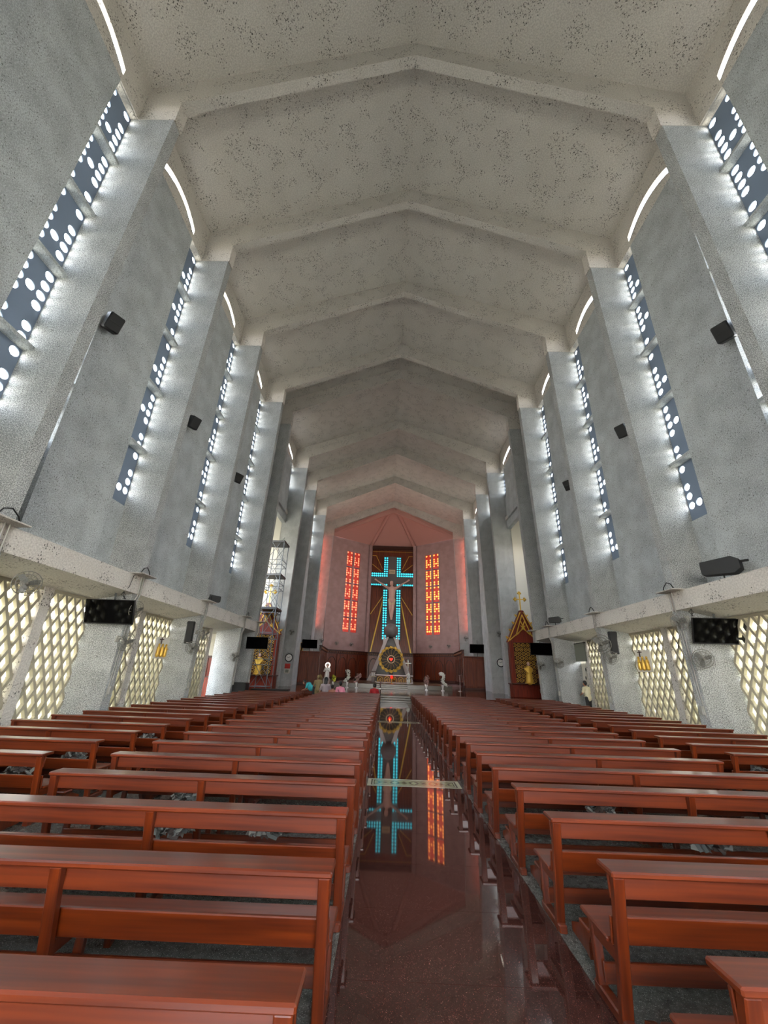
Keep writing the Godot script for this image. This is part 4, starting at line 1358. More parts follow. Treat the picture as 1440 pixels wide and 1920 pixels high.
func make_fan() -> Node3D:
	# origin at the wall plate; the guard looks along +z
	var t := thing("wall_fan", "", "fan")
	put("wall_plate", bb(Vector3(0.12, 0.2, 0.05), 0.01), M.fan_grey, t)
	var a := mb()
	tube(a, [Vector3(0, 0.02, 0), Vector3(0, 0.08, 0.14), Vector3(0, 0.03, 0.26)], 0.022, 6)
	put("arm", a.commit(), M.fan_grey, t)
	var h := mb()
	lathe(h, [Vector2(0, -0.1), Vector2(0.07, -0.09), Vector2(0.09, -0.02), Vector2(0.085, 0.05), Vector2(0.03, 0.09), Vector2(0, 0.09)], 12, Transform3D(Basis(Vector3.RIGHT, PI / 2), Vector3(0, 0, 0.32)))
	put("motor_housing", h.commit(), M.fan_grey, t)
	var g := mb()
	for q in [[0.27, 0.44], [0.20, 0.49], [0.12, 0.51], [0.20, 0.39]]:
		var ring := []
		for k in 24: ring.append(Vector3(cos(TAU * k / 24) * q[0], sin(TAU * k / 24) * q[0], q[1]))
		tube(g, ring, 0.006 if q[0] < 0.25 else 0.010, 4, true)
	for k in 18:
		var d := Vector3(cos(TAU * k / 18), sin(TAU * k / 18), 0)
		tube(g, [d * 0.04 + Vector3(0, 0, 0.515), d * 0.2 + Vector3(0, 0, 0.49), d * 0.27 + Vector3(0, 0, 0.44), d * 0.2 + Vector3(0, 0, 0.39), d * 0.07 + Vector3(0, 0, 0.38)], 0.004, 3)
	ball(g, Vector3(0, 0, 0.515), Vector3(0.05, 0.05, 0.012), 5, 10)
	put("guard", g.commit(), M.fan_wire, t)
	var b := mb()
	prism(b, PackedVector2Array([Vector2(0.02, -0.03), Vector2(0.12, -0.07), Vector2(0.23, -0.05), Vector2(0.24, 0.05), Vector2(0.12, 0.07), Vector2(0.02, 0.03)]), -0.004, 0.004, Transform3D(Basis(Vector3.RIGHT, 0.4), Vector3.ZERO))
	var bm := b.commit()
	for k in 3: put("blade", bm, M.fan_blade, t, Vector3(0, 0, 0.45), Basis(Vector3.BACK, TAU * k / 3 + 0.3))
	return t

func fans():
	var proto: Node3D = null
	for q in [[-8.55, 3.5, -9.3, 0.9, "grey wall fan at the left edge under the ledge beam, nearest the viewer"],
			[-8.53, 3.5, -13.25, 1.35, "grey wall fan to the right of the large left television"],
			[-8.53, 2.5, -13.25, 1.2, "grey wall fan below the right corner of the large left television"],
			[-8.53, 3.2, -18.66, 1.3, "grey wall fan high on the second left pier, right of the long speaker"],
			[-8.55, 2.6, -18.62, 0.4, "grey wall fan under another fan on the second left pier"],
			[-8.6, 2.42, -24.1, 0.4, "grey wall fan on the third left pier below a ceiling television"],
			[9.6, 3.65, -13.25, -1.2, "grey wall fan left of the large right television, upper one"],
			[9.7, 2.55, -13.25, -0.5, "grey wall fan under the left corner of the large right television"],
			[9.58, 3.35, -18.9, -0.5, "pale wall fan facing the nave high on the second right pier", 1.45],
			[9.72, 2.75, -18.62, -0.4, "grey wall fan hanging below the pale fan on the second right pier"],
			[9.72, 2.65, -24.1, -0.5, "grey wall fan on the third right pier beside a black speaker"],
			[9.65, 2.55, -26.85, -0.4, "pale wall fan below the right transept television"],
			[-9.0, 5.1, -39.3, 0.2, "grey wall fan high above the clock on a left column near the sanctuary"],
			[10.5, 5.5, -39.3, -0.2, "grey wall fan high above the clock on a right column near the sanctuary"],
			[-7.6, 5.0, -47.4, 0.8, "dark wall fan left of the left red window, beside the altar television"],
			[-6.9, 5.3, -56.2, 0.6, "dark wall fan under the left red windows of the apse"],
			[-5.0, 5.3, -57.9, 0.4, "dark wall fan between the left red windows and the wooden panel"],
			[6.1, 5.3, -57.9, -0.4, "dark wall fan under the right red windows of the apse"],
			[8.3, 5.3, -55.4, -0.7, "dark wall fan on the right edge of the apse arch"],
			[9.0, 5.6, -46.7, -0.8, "dark wall fan above the right altar television"]]:
		var o: Node3D
		if proto == null:
			proto = make_fan()
			o = proto
		else: o = copy(proto)
		o.set_meta("label", q[4])
		o.transform = Transform3D(Basis(Vector3.UP, q[3]) * Basis(Vector3.RIGHT, 0.22) * Basis.from_scale(Vector3.ONE * (q[5] if q.size() > 5 else 1.0)), Vector3(q[0], q[1], q[2]))

func speakers():
	var proto: Node3D = null
	for q in [[-9.39, 12.15, -9.85, -1, "small black box speaker on a bracket high on the nearest left wall panel"],
			[-9.39, 12.3, -15.6, -1, "small black box speaker high on the second left wall panel"],
			[-9.39, 12.4, -21.4, -1, "tiny black box speaker high on the third left wall panel"],
			[10.43, 12.05, -9.65, 1, "small black box speaker on a bracket high on the nearest right wall panel"],
			[10.43, 12.2, -15.3, 1, "small black box speaker high on the second right wall panel"],
			[10.43, 12.25, -20.9, 1, "tiny black box speaker high on the third right wall panel"]]:
		var o: Node3D
		if proto == null:
			proto = thing("box_speaker", "", "speaker")
			put("cabinet", bb(Vector3(0.44, 0.56, 0.36), 0.03), M.black, proto, Vector3(0, -0.05, 0.42))
			var gr := put("grille", bb(Vector3(0.38, 0.5, 0.02), 0.008), M.dark_grey, proto, Vector3(0, -0.05, 0.605))
			put("frame", bb(Vector3(0.30, 0.03, 0.01), 0.002), M.black, gr, Vector3(0, 0, 0.012))
			put("bracket", bb(Vector3(0.16, 0.2, 0.28), 0.01), M.dark_grey, proto, Vector3(0, 0, 0.13))
			o = proto
		else: o = copy(proto)
		o.set_meta("label", q[4])
		o.transform = Transform3D(Basis(Vector3.UP, -q[3] * PI / 2 + q[3] * 0.5) * Basis(Vector3.RIGHT, 0.45), Vector3(q[0], q[1], q[2]))
	for q in [[-8.80, 3.17, -18.55, 0.25, "long black line speaker fixed to the second left pier"], [9.95, 3.3, -18.55, -0.25, "long black line speaker fixed to the second right pier"]]:
		var t := thing("line_speaker", q[4], "speaker")
		put("cabinet", bb(Vector3(0.32, 0.95, 0.24), 0.03), M.black, t)
		put("grille", bb(Vector3(0.25, 0.84, 0.02), 0.008), M.dark_grey, t, Vector3(0, 0.02, 0.125))
		put("badge", bb(Vector3(0.1, 0.03, 0.01), 0.003), M.silver, t, Vector3(0, -0.43, 0.125))
		t.transform = Transform3D(Basis(Vector3.UP, q[3]) * Basis(Vector3.RIGHT, 0.12), Vector3(q[0], q[1], q[2]))
	for q in [[9.85, 4.98, -11.7, -0.9, 1.0, "large black speaker tilted on the right ledge beside the nearest column"], [9.55, 4.86, -23.6, -0.5, 0.7, "small black speaker standing on the far end of the right ledge"], [-8.55, 4.86, -19.75, 0.6, 0.7, "small black speaker standing on the left ledge past the second column"]]:
		var t := thing("ledge_speaker", q[5], "speaker")
		var st := mb()
		prism(st, PackedVector2Array([Vector2(-0.46, -0.2), Vector2(0.3, -0.24), Vector2(0.46, -0.12), Vector2(0.46, 0.14), Vector2(0.3, 0.25), Vector2(-0.46, 0.18)]), -0.2, 0.2)
		put("cabinet", st.commit(), M.black, t)
		put("grille", bb(Vector3(0.02, 0.3, 0.34), 0.008), M.dark_grey, t, Vector3(-0.47, -0.01, 0))
		put("bracket", bb(Vector3(0.3, 0.06, 0.06), 0.01), M.dark_grey, t, Vector3(0.5, 0.1, 0))
		var leg := mb()
		tube(leg, [Vector3(0, -0.2, 0), Vector3(0, -0.43 / q[4], 0)], 0.02, 6)
		put("stand", leg.commit(), M.dark_grey, t)
		t.transform = Transform3D(Basis(Vector3.UP, q[3] + (0.0 if q[0] > 0 else PI)) * Basis.from_scale(Vector3.ONE * q[4]), Vector3(q[0], q[1], q[2]))

func conduits():
	for s in [-1, 1]:
		for k in range(3, 8):
			var z: float = FR[k]
			var t := thing("conduit", "pair of thin grey cable pipes down the edge of the %s %s pier" % [nth(k - 2), side_word(s)], "pipe")
			for e in 2:
				var st := mb()
				var zz := z - 0.10 - e * 0.13
				tube(st, [Vector3(X(s, 8.93), 4.6, zz), Vector3(X(s, 8.93), 3.9, zz), Vector3(X(s, 9.02), 3.7, zz), Vector3(X(s, 9.11), 0.8 + 0.5 * e, zz)], 0.018, 6)
				put("pipe", st.commit(), M.pipe, t)
			put("junction_box", bb(Vector3(0.1, 0.24, 0.14), 0.01), M.pipe, t, Vector3(X(s, 9.08), 1.0, z - 0.16))
			var c := thing("cable_tray", "small tray with a bent cable on the ledge at the %s %s column foot" % [nth(k - 2), side_word(s)], "tray")
			put("tray", bb(Vector3(0.5, 0.035, 0.85), 0.01), M.cream, c, Vector3(X(s, 8.86), 4.575, z + 0.0))
			var cb := mb()
			tube(cb, [Vector3(X(s, 8.75), 4.6, z + 0.32), Vector3(X(s, 8.72), 4.76, z + 0.26), Vector3(X(s, 8.74), 4.84, z + 0.05), Vector3(X(s, 8.8), 4.74, z - 0.22), Vector3(X(s, 8.8), 4.6, z - 0.3)], 0.016, 5)
			put("cable", cb.commit(), M.dark_grey, c)
	for q in [[-8.55, -13.1], [9.6, -13.1]]:
		var h := thing("hanging_cable", "loose black cables hanging from the ledge to the large %s television" % ("left" if q[0] < 0 else "right"), "cable")
		for e in 3:
			var st := mb()
			tube(st, [Vector3(q[0] + e * 0.08, 4.5, q[1] + 0.08), Vector3(q[0] - 0.1 + e * 0.12, 4.1, q[1] + 0.14), Vector3(q[0] + 0.05 - e * 0.07, 3.85, q[1] + 0.1), Vector3(q[0] + e * 0.04, 3.72, q[1] + 0.04)], 0.010, 5)
			put("cable", st.commit(), M.black, h)

func wall_things():
	for q in [[-9.03, 2.78, -39.43, "left"], [10.5, 2.93, -39.43, "right"]]:
		var c := thing("clock", "round white wall clock with a dark rim on a %s column near the sanctuary" % q[3], "clock", Vector3(q[0], q[1], q[2]))
		var rim := mb()
		var rp := []
		for k in 28: rp.append(Vector3(cos(TAU * k / 28) * 0.33, sin(TAU * k / 28) * 0.33, 0))
		tube(rim, rp, 0.04, 8, true)
		put("rim", rim.commit(), M.dark_grey, c)
		var f := mb()
		lathe(f, [Vector2(0, 0.0), Vector2(0.32, 0.0), Vector2(0.32, -0.04), Vector2(0, -0.04)], 28, Transform3D(Basis(Vector3.RIGHT, PI / 2), Vector3.ZERO))
		var face := put("face", f.commit(), M.white_gloss, c)
		put("hand", bb(Vector3(0.025, 0.18, 0.01), 0.002), M.black, face, Vector3(0.05, 0.05, 0.015), Basis(Vector3.BACK, -0.9))
		put("hand", bb(Vector3(0.02, 0.25, 0.01), 0.002), M.black, face, Vector3(-0.09, 0.03, 0.02), Basis(Vector3.BACK, 1.3))
	var p := thing("poster", "red and white notice poster under the left clock", "poster", Vector3(-9.08, 1.85, -39.455))
	put("sheet", bb(Vector3(0.5, 0.42, 0.02), 0.004), M.poster_red, p, Vector3(0, 0.2, 0))
	put("sheet", bb(Vector3(0.5, 0.42, 0.02), 0.004), M.white, p, Vector3(0, -0.22, 0))
	put("photo_print", bb(Vector3(0.3, 0.26, 0.01), 0.003), M.grey_green, p, Vector3(0, -0.22, 0.015))
	for q in [[-9.56, 2.45, -17.9, -1, "left"], [10.55, 2.55, -17.6, 1, "right"]]:
		var b := thing("station_plaque", "white plaque with small gold carved figures hung on the %s lattice" % q[4], "plaque")
		b.transform = Transform3D(Basis(Vector3.UP, -q[3] * PI / 2 + q[3] * 0.35), Vector3(q[0], q[1], q[2]))
		put("board", bb(Vector3(0.7, 0.85, 0.04), 0.01), M.white, b)
		for k in 3:
			var x := -0.18 + k * 0.18
			put("gold_figure", body([[Vector3(x, -0.3, 0.05), Vector3(x, 0.0, 0.06), 0.075, 0.06], [Vector3(x, 0.02, 0.06), Vector3(x + 0.1, -0.06, 0.08), 0.03, 0.02], [Vector3(x, 0.11, 0.06), Vector3(x, 0.13, 0.06), 0.045, 0.04]], 0.02, 0.03), M.gold, b)
		var cs := mb()
		bar(cs, Vector3(-0.1, 0.15, 0.05), Vector3(-0.1, 0.42, 0.05), 0.035, 0.03)
		bar(cs, Vector3(-0.2, 0.33, 0.05), Vector3(0.0, 0.33, 0.05), 0.035, 0.03)
		put("dark_cross", cs.commit(), M.dark_wood, b)
	var bx := thing("equipment_case", "long low black equipment case at the foot of the left transept", "case", Vector3(-7.25, 0, -27.6))
	put("body", bb(Vector3(2.3, 0.52, 0.6), 0.03), M.black, bx, Vector3(0, 0.28, 0))
	put("lid", bb(Vector3(2.34, 0.08, 0.64), 0.02), M.dark_grey, bx, Vector3(0, 0.56, 0))
	for e in [-1, 1]: put("handle", bb(Vector3(0.2, 0.05, 0.04), 0.01), M.steel, bx, Vector3(e * 0.7, 0.3, 0.31))
	var sb := thing("floor_speaker", "square black floor speaker beside the third left pier", "speaker", Vector3(-8.2, 0, -24.7))
	put("cabinet", bb(Vector3(0.75, 1.0, 0.6), 0.03), M.black, sb, Vector3(0, 0.5, 0))
	put("grille", bb(Vector3(0.66, 0.88, 0.02), 0.01), M.dark_grey, sb, Vector3(0, 0.5, 0.305))
	var ic := thing("icon", "small gold framed holy picture beside the left altar television", "picture", Vector3(-9.62, 4.13, -46.91))
	put("frame", bb(Vector3(0.62, 0.95, 0.06), 0.02), M.gold, ic)
	put("picture", bb(Vector3(0.48, 0.8, 0.02), 0.005), M.dark_bronze, ic, Vector3(0, 0, 0.03))
	put("figure", body([[Vector3(0, -0.25, 0.05), Vector3(0, 0.05, 0.05), 0.11, 0.07], [Vector3(0, 0.18, 0.05), Vector3(0, 0.2, 0.05), 0.06, 0.05]], 0.025, 0.03), M.gold, ic)

func scaffold():
	var t := thing("scaffold_tower", "tall grey steel scaffold tower with black plank decks in the left transept", "scaffold", Vector3(-9.25, 0.35, -32.2))
	var H := 11.3
	var hx := 0.62
	var hz := 0.75
	for i in [-1, 1]:
		for j in [-1, 1]:
			var st := mb()
			tube(st, [Vector3(i * hx, 0, j * hz), Vector3(i * hx, H, j * hz)], 0.035, 7)
			put("standard", st.commit(), M.scaffold, t)
	var lifts := 6
	for k in lifts:
		var y0 := 0.2 + k * H / lifts
		var y1 := y0 + H / lifts
		for j in [-1, 1]:
			for q in [[Vector3(-hx, y0, j * hz), Vector3(hx, y1, j * hz)], [Vector3(hx, y0, j * hz), Vector3(-hx, y1, j * hz)]]:
				var st := mb()
				tube(st, q, 0.022, 6)
				put("brace", st.commit(), M.scaffold, t)
			for y in [y0, y1 - 0.4]:
				var st := mb()
				tube(st, [Vector3(-hx, y, j * hz), Vector3(hx, y, j * hz)], 0.026, 6)
				put("ledger", st.commit(), M.scaffold, t)
				var st2 := mb()
				tube(st2, [Vector3(j * hx, y, -hz), Vector3(j * hx, y, hz)], 0.026, 6)
				put("transom", st2.commit(), M.scaffold, t)
	for y in [5.75, 8.4, 11.15]:
		put("deck_plank", bb(Vector3(1.6, 0.16, 1.6), 0.02), M.black, t, Vector3(-0.1, y, 0))

# ---------------------------------------------------------------- people, statues, flowers, leaflets
func person(at: Vector3, turn: float, label: String, o: Dictionary) -> Node3D:
	# seated (or standing, or bent) figure; the root stands on the floor under the hips, facing -z
	var t := thing("person", label, "person", at, turn)
	var sit: bool = o.get("sit", true)
	var hip: float = 0.47 if sit else 0.88
	var lean: float = o.get("lean", 0.1)
	var sc: float = o.get("size", 1.0)
	var V := func(x, y, z): return Vector3(x, y, z)
	var ch := hip + 0.40 * cos(lean)
	var cz := -0.40 * sin(lean)
	var neck := Vector3(0, hip + 0.53 * cos(lean), -0.53 * sin(lean))
	var head := neck + Vector3(0, 0.15 * cos(lean * 0.7), -0.15 * sin(lean * 0.7) - 0.02)
	var skin := [[neck - Vector3(0, 0.05, 0), neck + Vector3(0, 0.06, -0.01), 0.055, 0.052], [head - Vector3(0, 0.02, 0.02), head + Vector3(0, 0.05, 0.0), 0.082, 0.09], [head + Vector3(0, -0.01, -0.09), head + Vector3(0, -0.025, -0.105), 0.018, 0.014]]
	for e in [-1, 1]:
		skin.append([head + Vector3(e * 0.088, 0.005, 0.0), head + Vector3(e * 0.09, 0.03, 0.005), 0.018, 0.016])
	var cloth := [[V.call(0, hip, 0), V.call(0, ch - 0.15, cz * 0.6), 0.155, 0.14], [V.call(0, ch - 0.15, cz * 0.6), V.call(0, ch, cz), 0.14, 0.15]]
	for e in [-1, 1]:
		var sh := Vector3(e * 0.16, ch + 0.06, cz)
		var el := sh + Vector3(e * 0.10, -0.25, -0.05)
		var ha := el + (Vector3(-e * 0.10, -0.06, -0.2) if not o.get("arm_out", false) or e < 0 else Vector3(0.16, -0.16, -0.05))
		cloth.append([Vector3(0, ch + 0.04, cz), sh, 0.12, 0.075])
		cloth.append([sh, sh.lerp(el, 0.7), 0.07, 0.06])
		skin.append([sh.lerp(el, 0.5), el, 0.048, 0.04])
		skin.append([el, ha, 0.04, 0.03])
		skin.append([ha, ha + (ha - el).normalized() * 0.06, 0.034, 0.03])
		for k in 4: skin.append([ha + (ha - el).normalized() * 0.06 + Vector3((k - 1.5) * 0.017, 0, 0), ha + (ha - el).normalized() * (0.12 - 0.01 * absf(k - 1.5)) + Vector3((k - 1.5) * 0.018, -0.02, 0), 0.010, 0.008])
		skin.append([ha + Vector3(-e * 0.03, 0, 0), ha + (ha - el).normalized() * 0.05 + Vector3(-e * 0.055, 0, 0), 0.012, 0.009])
	var legs := []
	for e in [-1, 1]:
		var h := Vector3(e * 0.09, hip, 0)
		var kn: Vector3 = h + (Vector3(e * 0.02, 0.0, -0.40) if sit else Vector3(0.0, -0.42, -0.02))
		var an: Vector3 = kn + (Vector3(0, -0.40, 0.05) if sit else Vector3(0, -0.40, 0.04))
		legs += [[h, kn, 0.105, 0.07], [kn, an, 0.068, 0.045], [an + Vector3(0, -0.03, 0), an + Vector3(0, -0.035, -0.14), 0.045, 0.035]]
	put("body", body(skin, 0.022, 0.02), M.skin, t)
	put("shirt", body(cloth, 0.03, 0.05), o.shirt, t)
	put("trousers", body(legs, 0.03, 0.03), o.get("legs", M.cloth_dark), t)
	var hair := [[head + Vector3(0, 0.04, 0.015), head + Vector3(0, 0.065, 0.005), 0.098, 0.095]]
	if o.get("long", false): hair += [[head + Vector3(0, 0, 0.06), head + Vector3(0, -0.28, 0.10), 0.085, 0.08], [head + Vector3(0, -0.28, 0.10), head + Vector3(0.02, -0.46, 0.11), 0.08, 0.03]]
	else: hair.append([head + Vector3(0, 0.02, 0.05), head + Vector3(0, -0.04, 0.05), 0.07, 0.05])
	put("hair", body(hair, 0.024, 0.03), o.get("hair", M.hair), t)
	for e in [-1, 1]:
		var ey := mb()
		ball(ey, head + Vector3(e * 0.032, 0.02, -0.082), Vector3(0.012, 0.008, 0.006), 5, 8)
		put("eye", ey.commit(), M.black, t)
	var mo := mb()
	ball(mo, head + Vector3(0, -0.055, -0.085), Vector3(0.024, 0.006, 0.006), 5, 8)
	put("mouth", mo.commit(), M.poster_red, t)
	if o.get("strap", false):
		var st := mb()
		tube(st, [Vector3(-0.13, ch + 0.1, cz + 0.06), Vector3(-0.04, ch - 0.1, cz * 0.6 + 0.165), Vector3(0.12, hip + 0.05, 0.15)], 0.014, 6)
		put("bag_strap", st.commit(), M.cloth_dark, t)
	t.scale = Vector3.ONE * sc
	return t

func people():
	var z := -23.2
	person(Vector3(-3.20, 0.0, z), 0.0, "woman with long black hair in a pale grey blouse, seen from behind", {"shirt": M.cloth_grey, "long": true, "lean": 0.12, "size": 1.12})
	person(Vector3(-3.70, 0.0, -23.9), 0.2, "person in an olive yellow top, half hidden left of the long haired woman", {"sit": false, "shirt": M.cloth_olive, "hair": M.cloth_olive, "legs": M.cloth_olive, "lean": 0.35, "size": 0.92})
	person(Vector3(-2.83, 0.0, z), 0.0, "small child in a peach top between the long haired woman and the pink shirt", {"shirt": M.cloth_peach, "lean": 0.2, "size": 0.84})
	person(Vector3(-2.41, 0.0, z), 0.0, "child in a pink shirt with a dark bag strap, seen from behind", {"shirt": M.cloth_pink, "strap": true, "arm_out": true, "lean": 0.05, "size": 0.98})
	person(Vector3(-3.95, 0.0, -24.4), 1.35, "person bent far forward in a bright teal top at the left of the group", {"sit": false, "shirt": M.cloth_teal, "lean": 1.3, "size": 1.0})
	person(Vector3(-0.60, 0.0, z), 0.0, "person in a dark red top bowing alone beside the aisle, black hair", {"shirt": M.cloth_red, "lean": 0.55, "size": 1.0})
	person(Vector3(10.35, 0.0, -22.6), 0.4, "person standing in a cream shirt and dark trousers by the right lattice", {"sit": false, "shirt": M.cloth_cream, "lean": 0.12, "size": 1.0})

func flower_mesh(kind: int) -> ArrayMesh:
	var key := "flower%d" % kind
	if meshes.has(key): return meshes[key]
	var st := mb()
	for k in 6:
		var a := TAU * k / 6
		var b := Basis(Vector3.UP, a) * Basis(Vector3.RIGHT, 0.5)
		lathe(st, [Vector2(0, 0), Vector2(0.5, 0.15), Vector2(0.35, 0.75), Vector2(0, 1.0)], 5, Transform3D(b * Basis(Vector3.RIGHT, PI / 2 - 0.6) * Basis.from_scale(Vector3(0.06, 0.10, 0.02)), Vector3.ZERO))
	ball(st, Vector3(0, 0.025, 0), Vector3.ONE * 0.025, 4, 6)
	meshes[key] = st.commit()
	return meshes[key]

func leaf_mesh() -> ArrayMesh:
	if meshes.has("leaf"): return meshes.leaf
	var st := mb()
	var pts := PackedVector2Array([Vector2(0, 0), Vector2(0.05, 0.1), Vector2(0.045, 0.2), Vector2(0, 0.34), Vector2(-0.045, 0.2), Vector2(-0.05, 0.1)])
	prism(st, pts, -0.004, 0.004)
	meshes.leaf = st.commit()
	return meshes.leaf

func arrangement(at: Vector3, label: String, petals: Material, curve: Array, r: float, count: int, greens: int, vase_h := 0.5, sized := 1.0):
	# a vase with flowers along a curve; the vase is the thing's base
	var t := thing("flower_arrangement", label, "flowers", at)
	var v := mb()
	lathe(v, [Vector2(0, 0), Vector2(0.16, 0), Vector2(0.15, 0.04), Vector2(0.06, 0.12 * vase_h * 2), Vector2(0.09, vase_h * 0.6), Vector2(0.14, vase_h * 0.92), Vector2(0.13, vase_h), Vector2(0, vase_h * 0.96)], 16)
	put("vase", v.commit(), M.white_gloss, t)
	var c := Curve3D.new()
	for p in curve: c.add_point(p)
	var L := c.get_baked_length()
	for k in count:
		var p := c.sample_baked(L * (k + 0.5) / count)
		var d := Vector3(rng.randf_range(-1, 1), rng.randf_range(-1, 1), rng.randf_range(-0.4, 1)).normalized()
		var y := d
		var x := y.cross(Vector3(0.3, 0.2, 0.9)).normalized()
		put("flower", flower_mesh(0), petals, t, p + d * r * rng.randf_range(0.5, 1.0), Basis(x, y, x.cross(y)) * Basis.from_scale(Vector3.ONE * 1.5 * sized))
	for k in greens:
		var p := c.sample_baked(L * rng.randf_range(0.0, 0.7))
		put("leaf", leaf_mesh(), M.leaf, t, p, Basis(Vector3.UP, rng.randf() * TAU) * Basis(Vector3.RIGHT, rng.randf_range(0.2, 1.3)) * Basis.from_scale(Vector3.ONE * rng.randf_range(0.8, 1.4)))
	var sm := mb()
	for k in 5: tube(sm, [Vector3(0, vase_h * 0.9, 0), c.sample_baked(L * k / 5.0)], 0.012, 4)
	put("stems", sm.commit(), M.leaf, t)

func sanctuary_things():
	var s := thing("statue", "small white robed statue with a bright halo standing left of the altar steps", "statue", Vector3(-5.6, 0.35, -41.0))
	put("pedestal", bb(Vector3(0.6, 0.75, 0.6), 0.03), M.pale_stone, s, Vector3(0, 0.375, 0))
	put("robe", body([[Vector3(0, 0.78, 0), Vector3(0, 1.5, 0), 0.24, 0.17], [Vector3(-0.17, 1.62, 0), Vector3(0.17, 1.62, 0), 0.1, 0.1], [Vector3(-0.2, 1.6, 0), Vector3(-0.28, 1.38, 0.1), 0.08, 0.07], [Vector3(0.2, 1.6, 0), Vector3(0.28, 1.38, 0.1), 0.08, 0.07], [Vector3(-0.28, 1.38, 0.1), Vector3(-0.1, 1.45, 0.22), 0.06, 0.05], [Vector3(0.28, 1.38, 0.1), Vector3(0.1, 1.5, 0.22), 0.06, 0.05]], 0.035, 0.05), M.white_gloss, s)
	put("head", body([[Vector3(0, 1.7, 0), Vector3(0, 1.8, 0), 0.06, 0.06], [Vector3(0, 1.86, 0.01), Vector3(0, 1.93, 0.0), 0.1, 0.1], [Vector3(0, 1.86, 0.11), Vector3(0, 1.85, 0.12), 0.02, 0.015]], 0.025, 0.03), M.figure_pink, s)
	put("veil", body([[Vector3(0, 1.93, -0.03), Vector3(0, 1.98, -0.02), 0.12, 0.11], [Vector3(0, 1.85, -0.08), Vector3(0, 1.55, -0.12), 0.1, 0.12]], 0.03, 0.04), M.white_gloss, s)
	var h := mb()
	var hp := []
	for k in 20: hp.append(Vector3(cos(TAU * k / 20) * 0.21, 1.92 + sin(TAU * k / 20) * 0.21, -0.06))
	tube(h, hp, 0.045, 6, true)
	put("halo_lamp", h.commit(), M.halo, s)
	arrangement(Vector3(-4.95, 0.35, -41.05), "yellow green flower arrangement in a white vase beside the haloed statue", M.petal_lime, [Vector3(0, 0.55, 0), Vector3(0.05, 0.95, 0.02)], 0.2, 26, 10)
	arrangement(Vector3(-6.3, 0.35, -41.2), "dull yellow flower arrangement left of the haloed statue", M.petal_straw, [Vector3(0, 0.5, 0), Vector3(0.05, 0.95, 0)], 0.22, 22, 12)
	arrangement(Vector3(-3.65, 0.35, -41.0), "white orchid arrangement curving like a crescent, left of the altar steps", M.petal_white, [Vector3(-0.3, 0.5, 0.05), Vector3(-0.05, 0.72, 0.05), Vector3(0.15, 0.95, 0), Vector3(0.05, 1.2, 0), Vector3(0.1, 1.4, 0.02), Vector3(-0.12, 1.5, 0.02)], 0.11, 46, 8)
	arrangement(Vector3(-2.75, 0.35, -41.1), "pale pink and grey flower bouquet in a pair of vases near the altar steps", M.petal_pink, [Vector3(-0.2, 0.6, 0), Vector3(0.25, 1.15, 0)], 0.22, 28, 14)
	arrangement(Vector3(3.80, 0.35, -41.05), "pale pink flower bouquet right of the altar steps with dark leaves below", M.petal_pink, [Vector3(0, 0.65, 0), Vector3(0.02, 1.2, 0)], 0.24, 30, 18)
	arrangement(Vector3(5.33, 0.35, -41.0), "white orchid arrangement curving like a question mark, right of the altar steps", M.petal_white, [Vector3(0.4, 0.45, 0.06), Vector3(0.15, 0.6, 0.05), Vector3(-0.05, 0.85, 0.02), Vector3(0.12, 1.15, 0), Vector3(0.1, 1.4, 0), Vector3(-0.12, 1.5, 0.02), Vector3(-0.3, 1.42, 0.03)], 0.11, 50, 10)
	arrangement(Vector3(2.28, 0.75, -44.35), "white flower pyramid in a round bowl before the right end of the altar", M.petal_white, [Vector3(0, 0.25, 0), Vector3(0, 0.55, 0), Vector3(0, 0.9, 0)], 0.16, 44, 10, 0.24)
	var p := thing("microphone_stand", "thin pale microphone stand right of the altar steps", "stand", Vector3(6.95, 0.35, -41.0))
	var ps := mb()
	lathe(ps, [Vector2(0, 0), Vector2(0.2, 0), Vector2(0.19, 0.03), Vector2(0.025, 0.05), Vector2(0.022, 1.4), Vector2(0, 1.4)], 12)
	put("pole", ps.commit(), M.silver, p)
	var bm := mb()
	tube(bm, [Vector3(-0.12, 1.38, 0), Vector3(0.22, 1.45, 0.05)], 0.018, 6)
	put("boom", bm.commit(), M.silver, p)
	ball(bm, Vector3(0.25, 1.46, 0.055), Vector3(0.05, 0.04, 0.04), 6, 8)
	var ml := mb()
	ball(ml, Vector3(0.25, 1.46, 0.055), Vector3(0.06, 0.045, 0.045), 6, 8)
	put("microphone", ml.commit(), M.dark_grey, p)
	# a railing post with a bright knob at the first row by the aisle
	for e in [[-0.36, "left"]]:
		var r := thing("hand_rail", "dark sloping hand rail with a pale knob %s of the sanctuary steps" % e[1], "rail", Vector3(e[0], 0, -28.2))
		var st := mb()
		tube(st, [Vector3(0, 0, 0), Vector3(0, 0.75, 0), Vector3(0, 1.15, -1.2), Vector3(0, 0.35, -1.2)], 0.035, 8)
		put("rail", st.commit(), M.dark_wood, r)
		var kb := mb()
		ball(kb, Vector3(0, 0.8, 0.0), Vector3.ONE * 0.06, 6, 10)
		put("knob", kb.commit(), M.white_gloss, r)

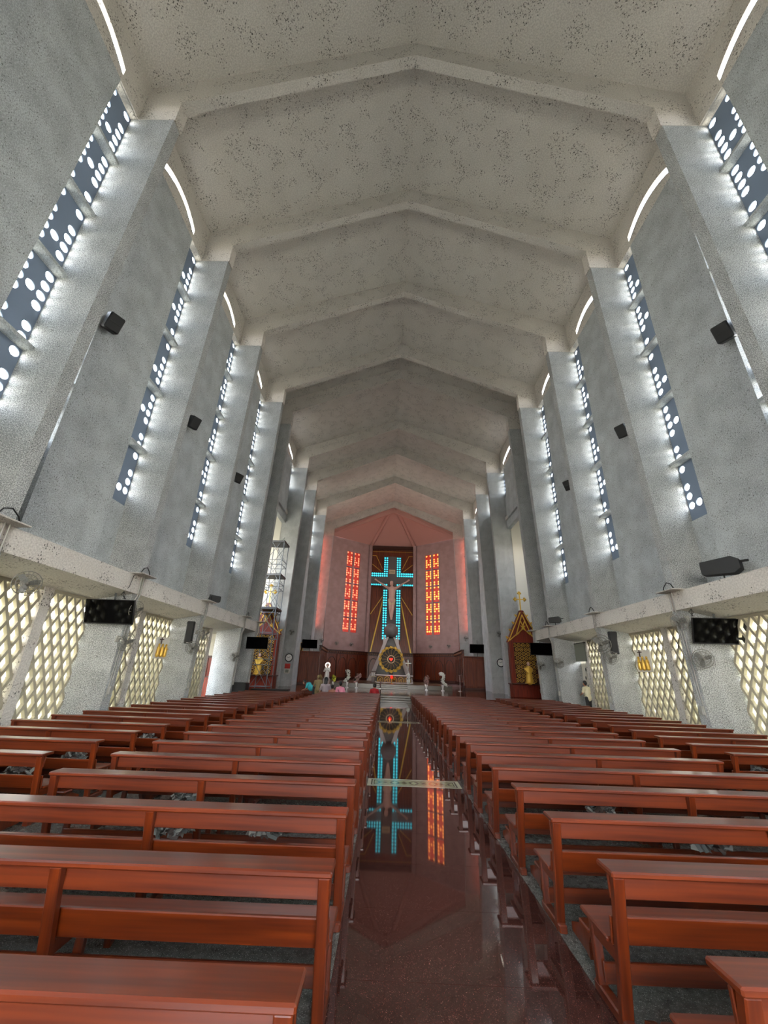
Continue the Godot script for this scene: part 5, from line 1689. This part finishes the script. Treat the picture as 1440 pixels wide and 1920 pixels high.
func leaflets():
	# heaps of folded leaflets and paper fans left on the seats
	var sheet := mb()
	prism(sheet, PackedVector2Array([Vector2(-0.05, 0), Vector2(-0.025, 0.014), Vector2(0, 0), Vector2(0.025, 0.014), Vector2(0.05, 0), Vector2(0.05, 0.002), Vector2(0.025, 0.016), Vector2(0, 0.002), Vector2(-0.025, 0.016), Vector2(-0.05, 0.002)]), -0.04, 0.04)
	var sm := sheet.commit()
	for q in [[-4.72, -6.05, "heap of crumpled leaflets on the nearest seat of the outer left pews"], [-2.14, -5.21, "silvery heap of folded leaflets on an inner left seat, by its middle post"], [-1.81, -4.26, "heap of dark printed leaflets on the third inner left seat near its middle post"],
			[-1.02, -4.30, "flat scatter of leaflets on the third inner left seat nearer the aisle"], [-4.66, -6.97, "loose row of leaflets under the second outer left ledge"], [-4.6, -8.83, "small white leaflets on an outer left seat further on"],
			[2.41, -5.35, "heap of leaflets on an inner right seat beside a white tube"], [2.93, -4.44, "flat spread of pale leaflets on the third inner right seat"], [6.12, -7.66, "heap of leaflets on the nearest outer right seat"]]:
		var t := thing("leaflet_heap", q[2], "leaflets", Vector3(q[0], 0.385, q[1]))
		for k in 34:
			var m: Material = [M.paper, M.paper_grey, M.paper_dark][rng.randi() % 3]
			put("leaflet", sm, m, t, Vector3(rng.randf_range(-0.15, 0.15) * (1.0 - k / 50.0), 0.035 + 0.0025 * k, rng.randf_range(-0.08, 0.08)), Basis(Vector3.UP, rng.randf() * TAU) * Basis(Vector3.RIGHT, rng.randf_range(-0.9, 0.9)) * Basis(Vector3.BACK, rng.randf_range(-0.9, 0.9)))

func _ready():
	camera_and_light()
	rng.seed = 7
	make_materials()
	build_floor()
	build_columns()
	build_ceiling()
	for s in [-1, 1]: build_side(s)
	build_lattices()
	build_ends()
	build_apse()
	rng.seed = 9
	build_pews()
	build_cross()
	build_monument()
	build_altar()
	build_wainscot()
	build_side_altars()
	side_rooms()
	televisions()
	fans()
	speakers()
	conduits()
	wall_things()
	scaffold()
	rng.seed = 21
	people()
	sanctuary_things()
	leaflets()
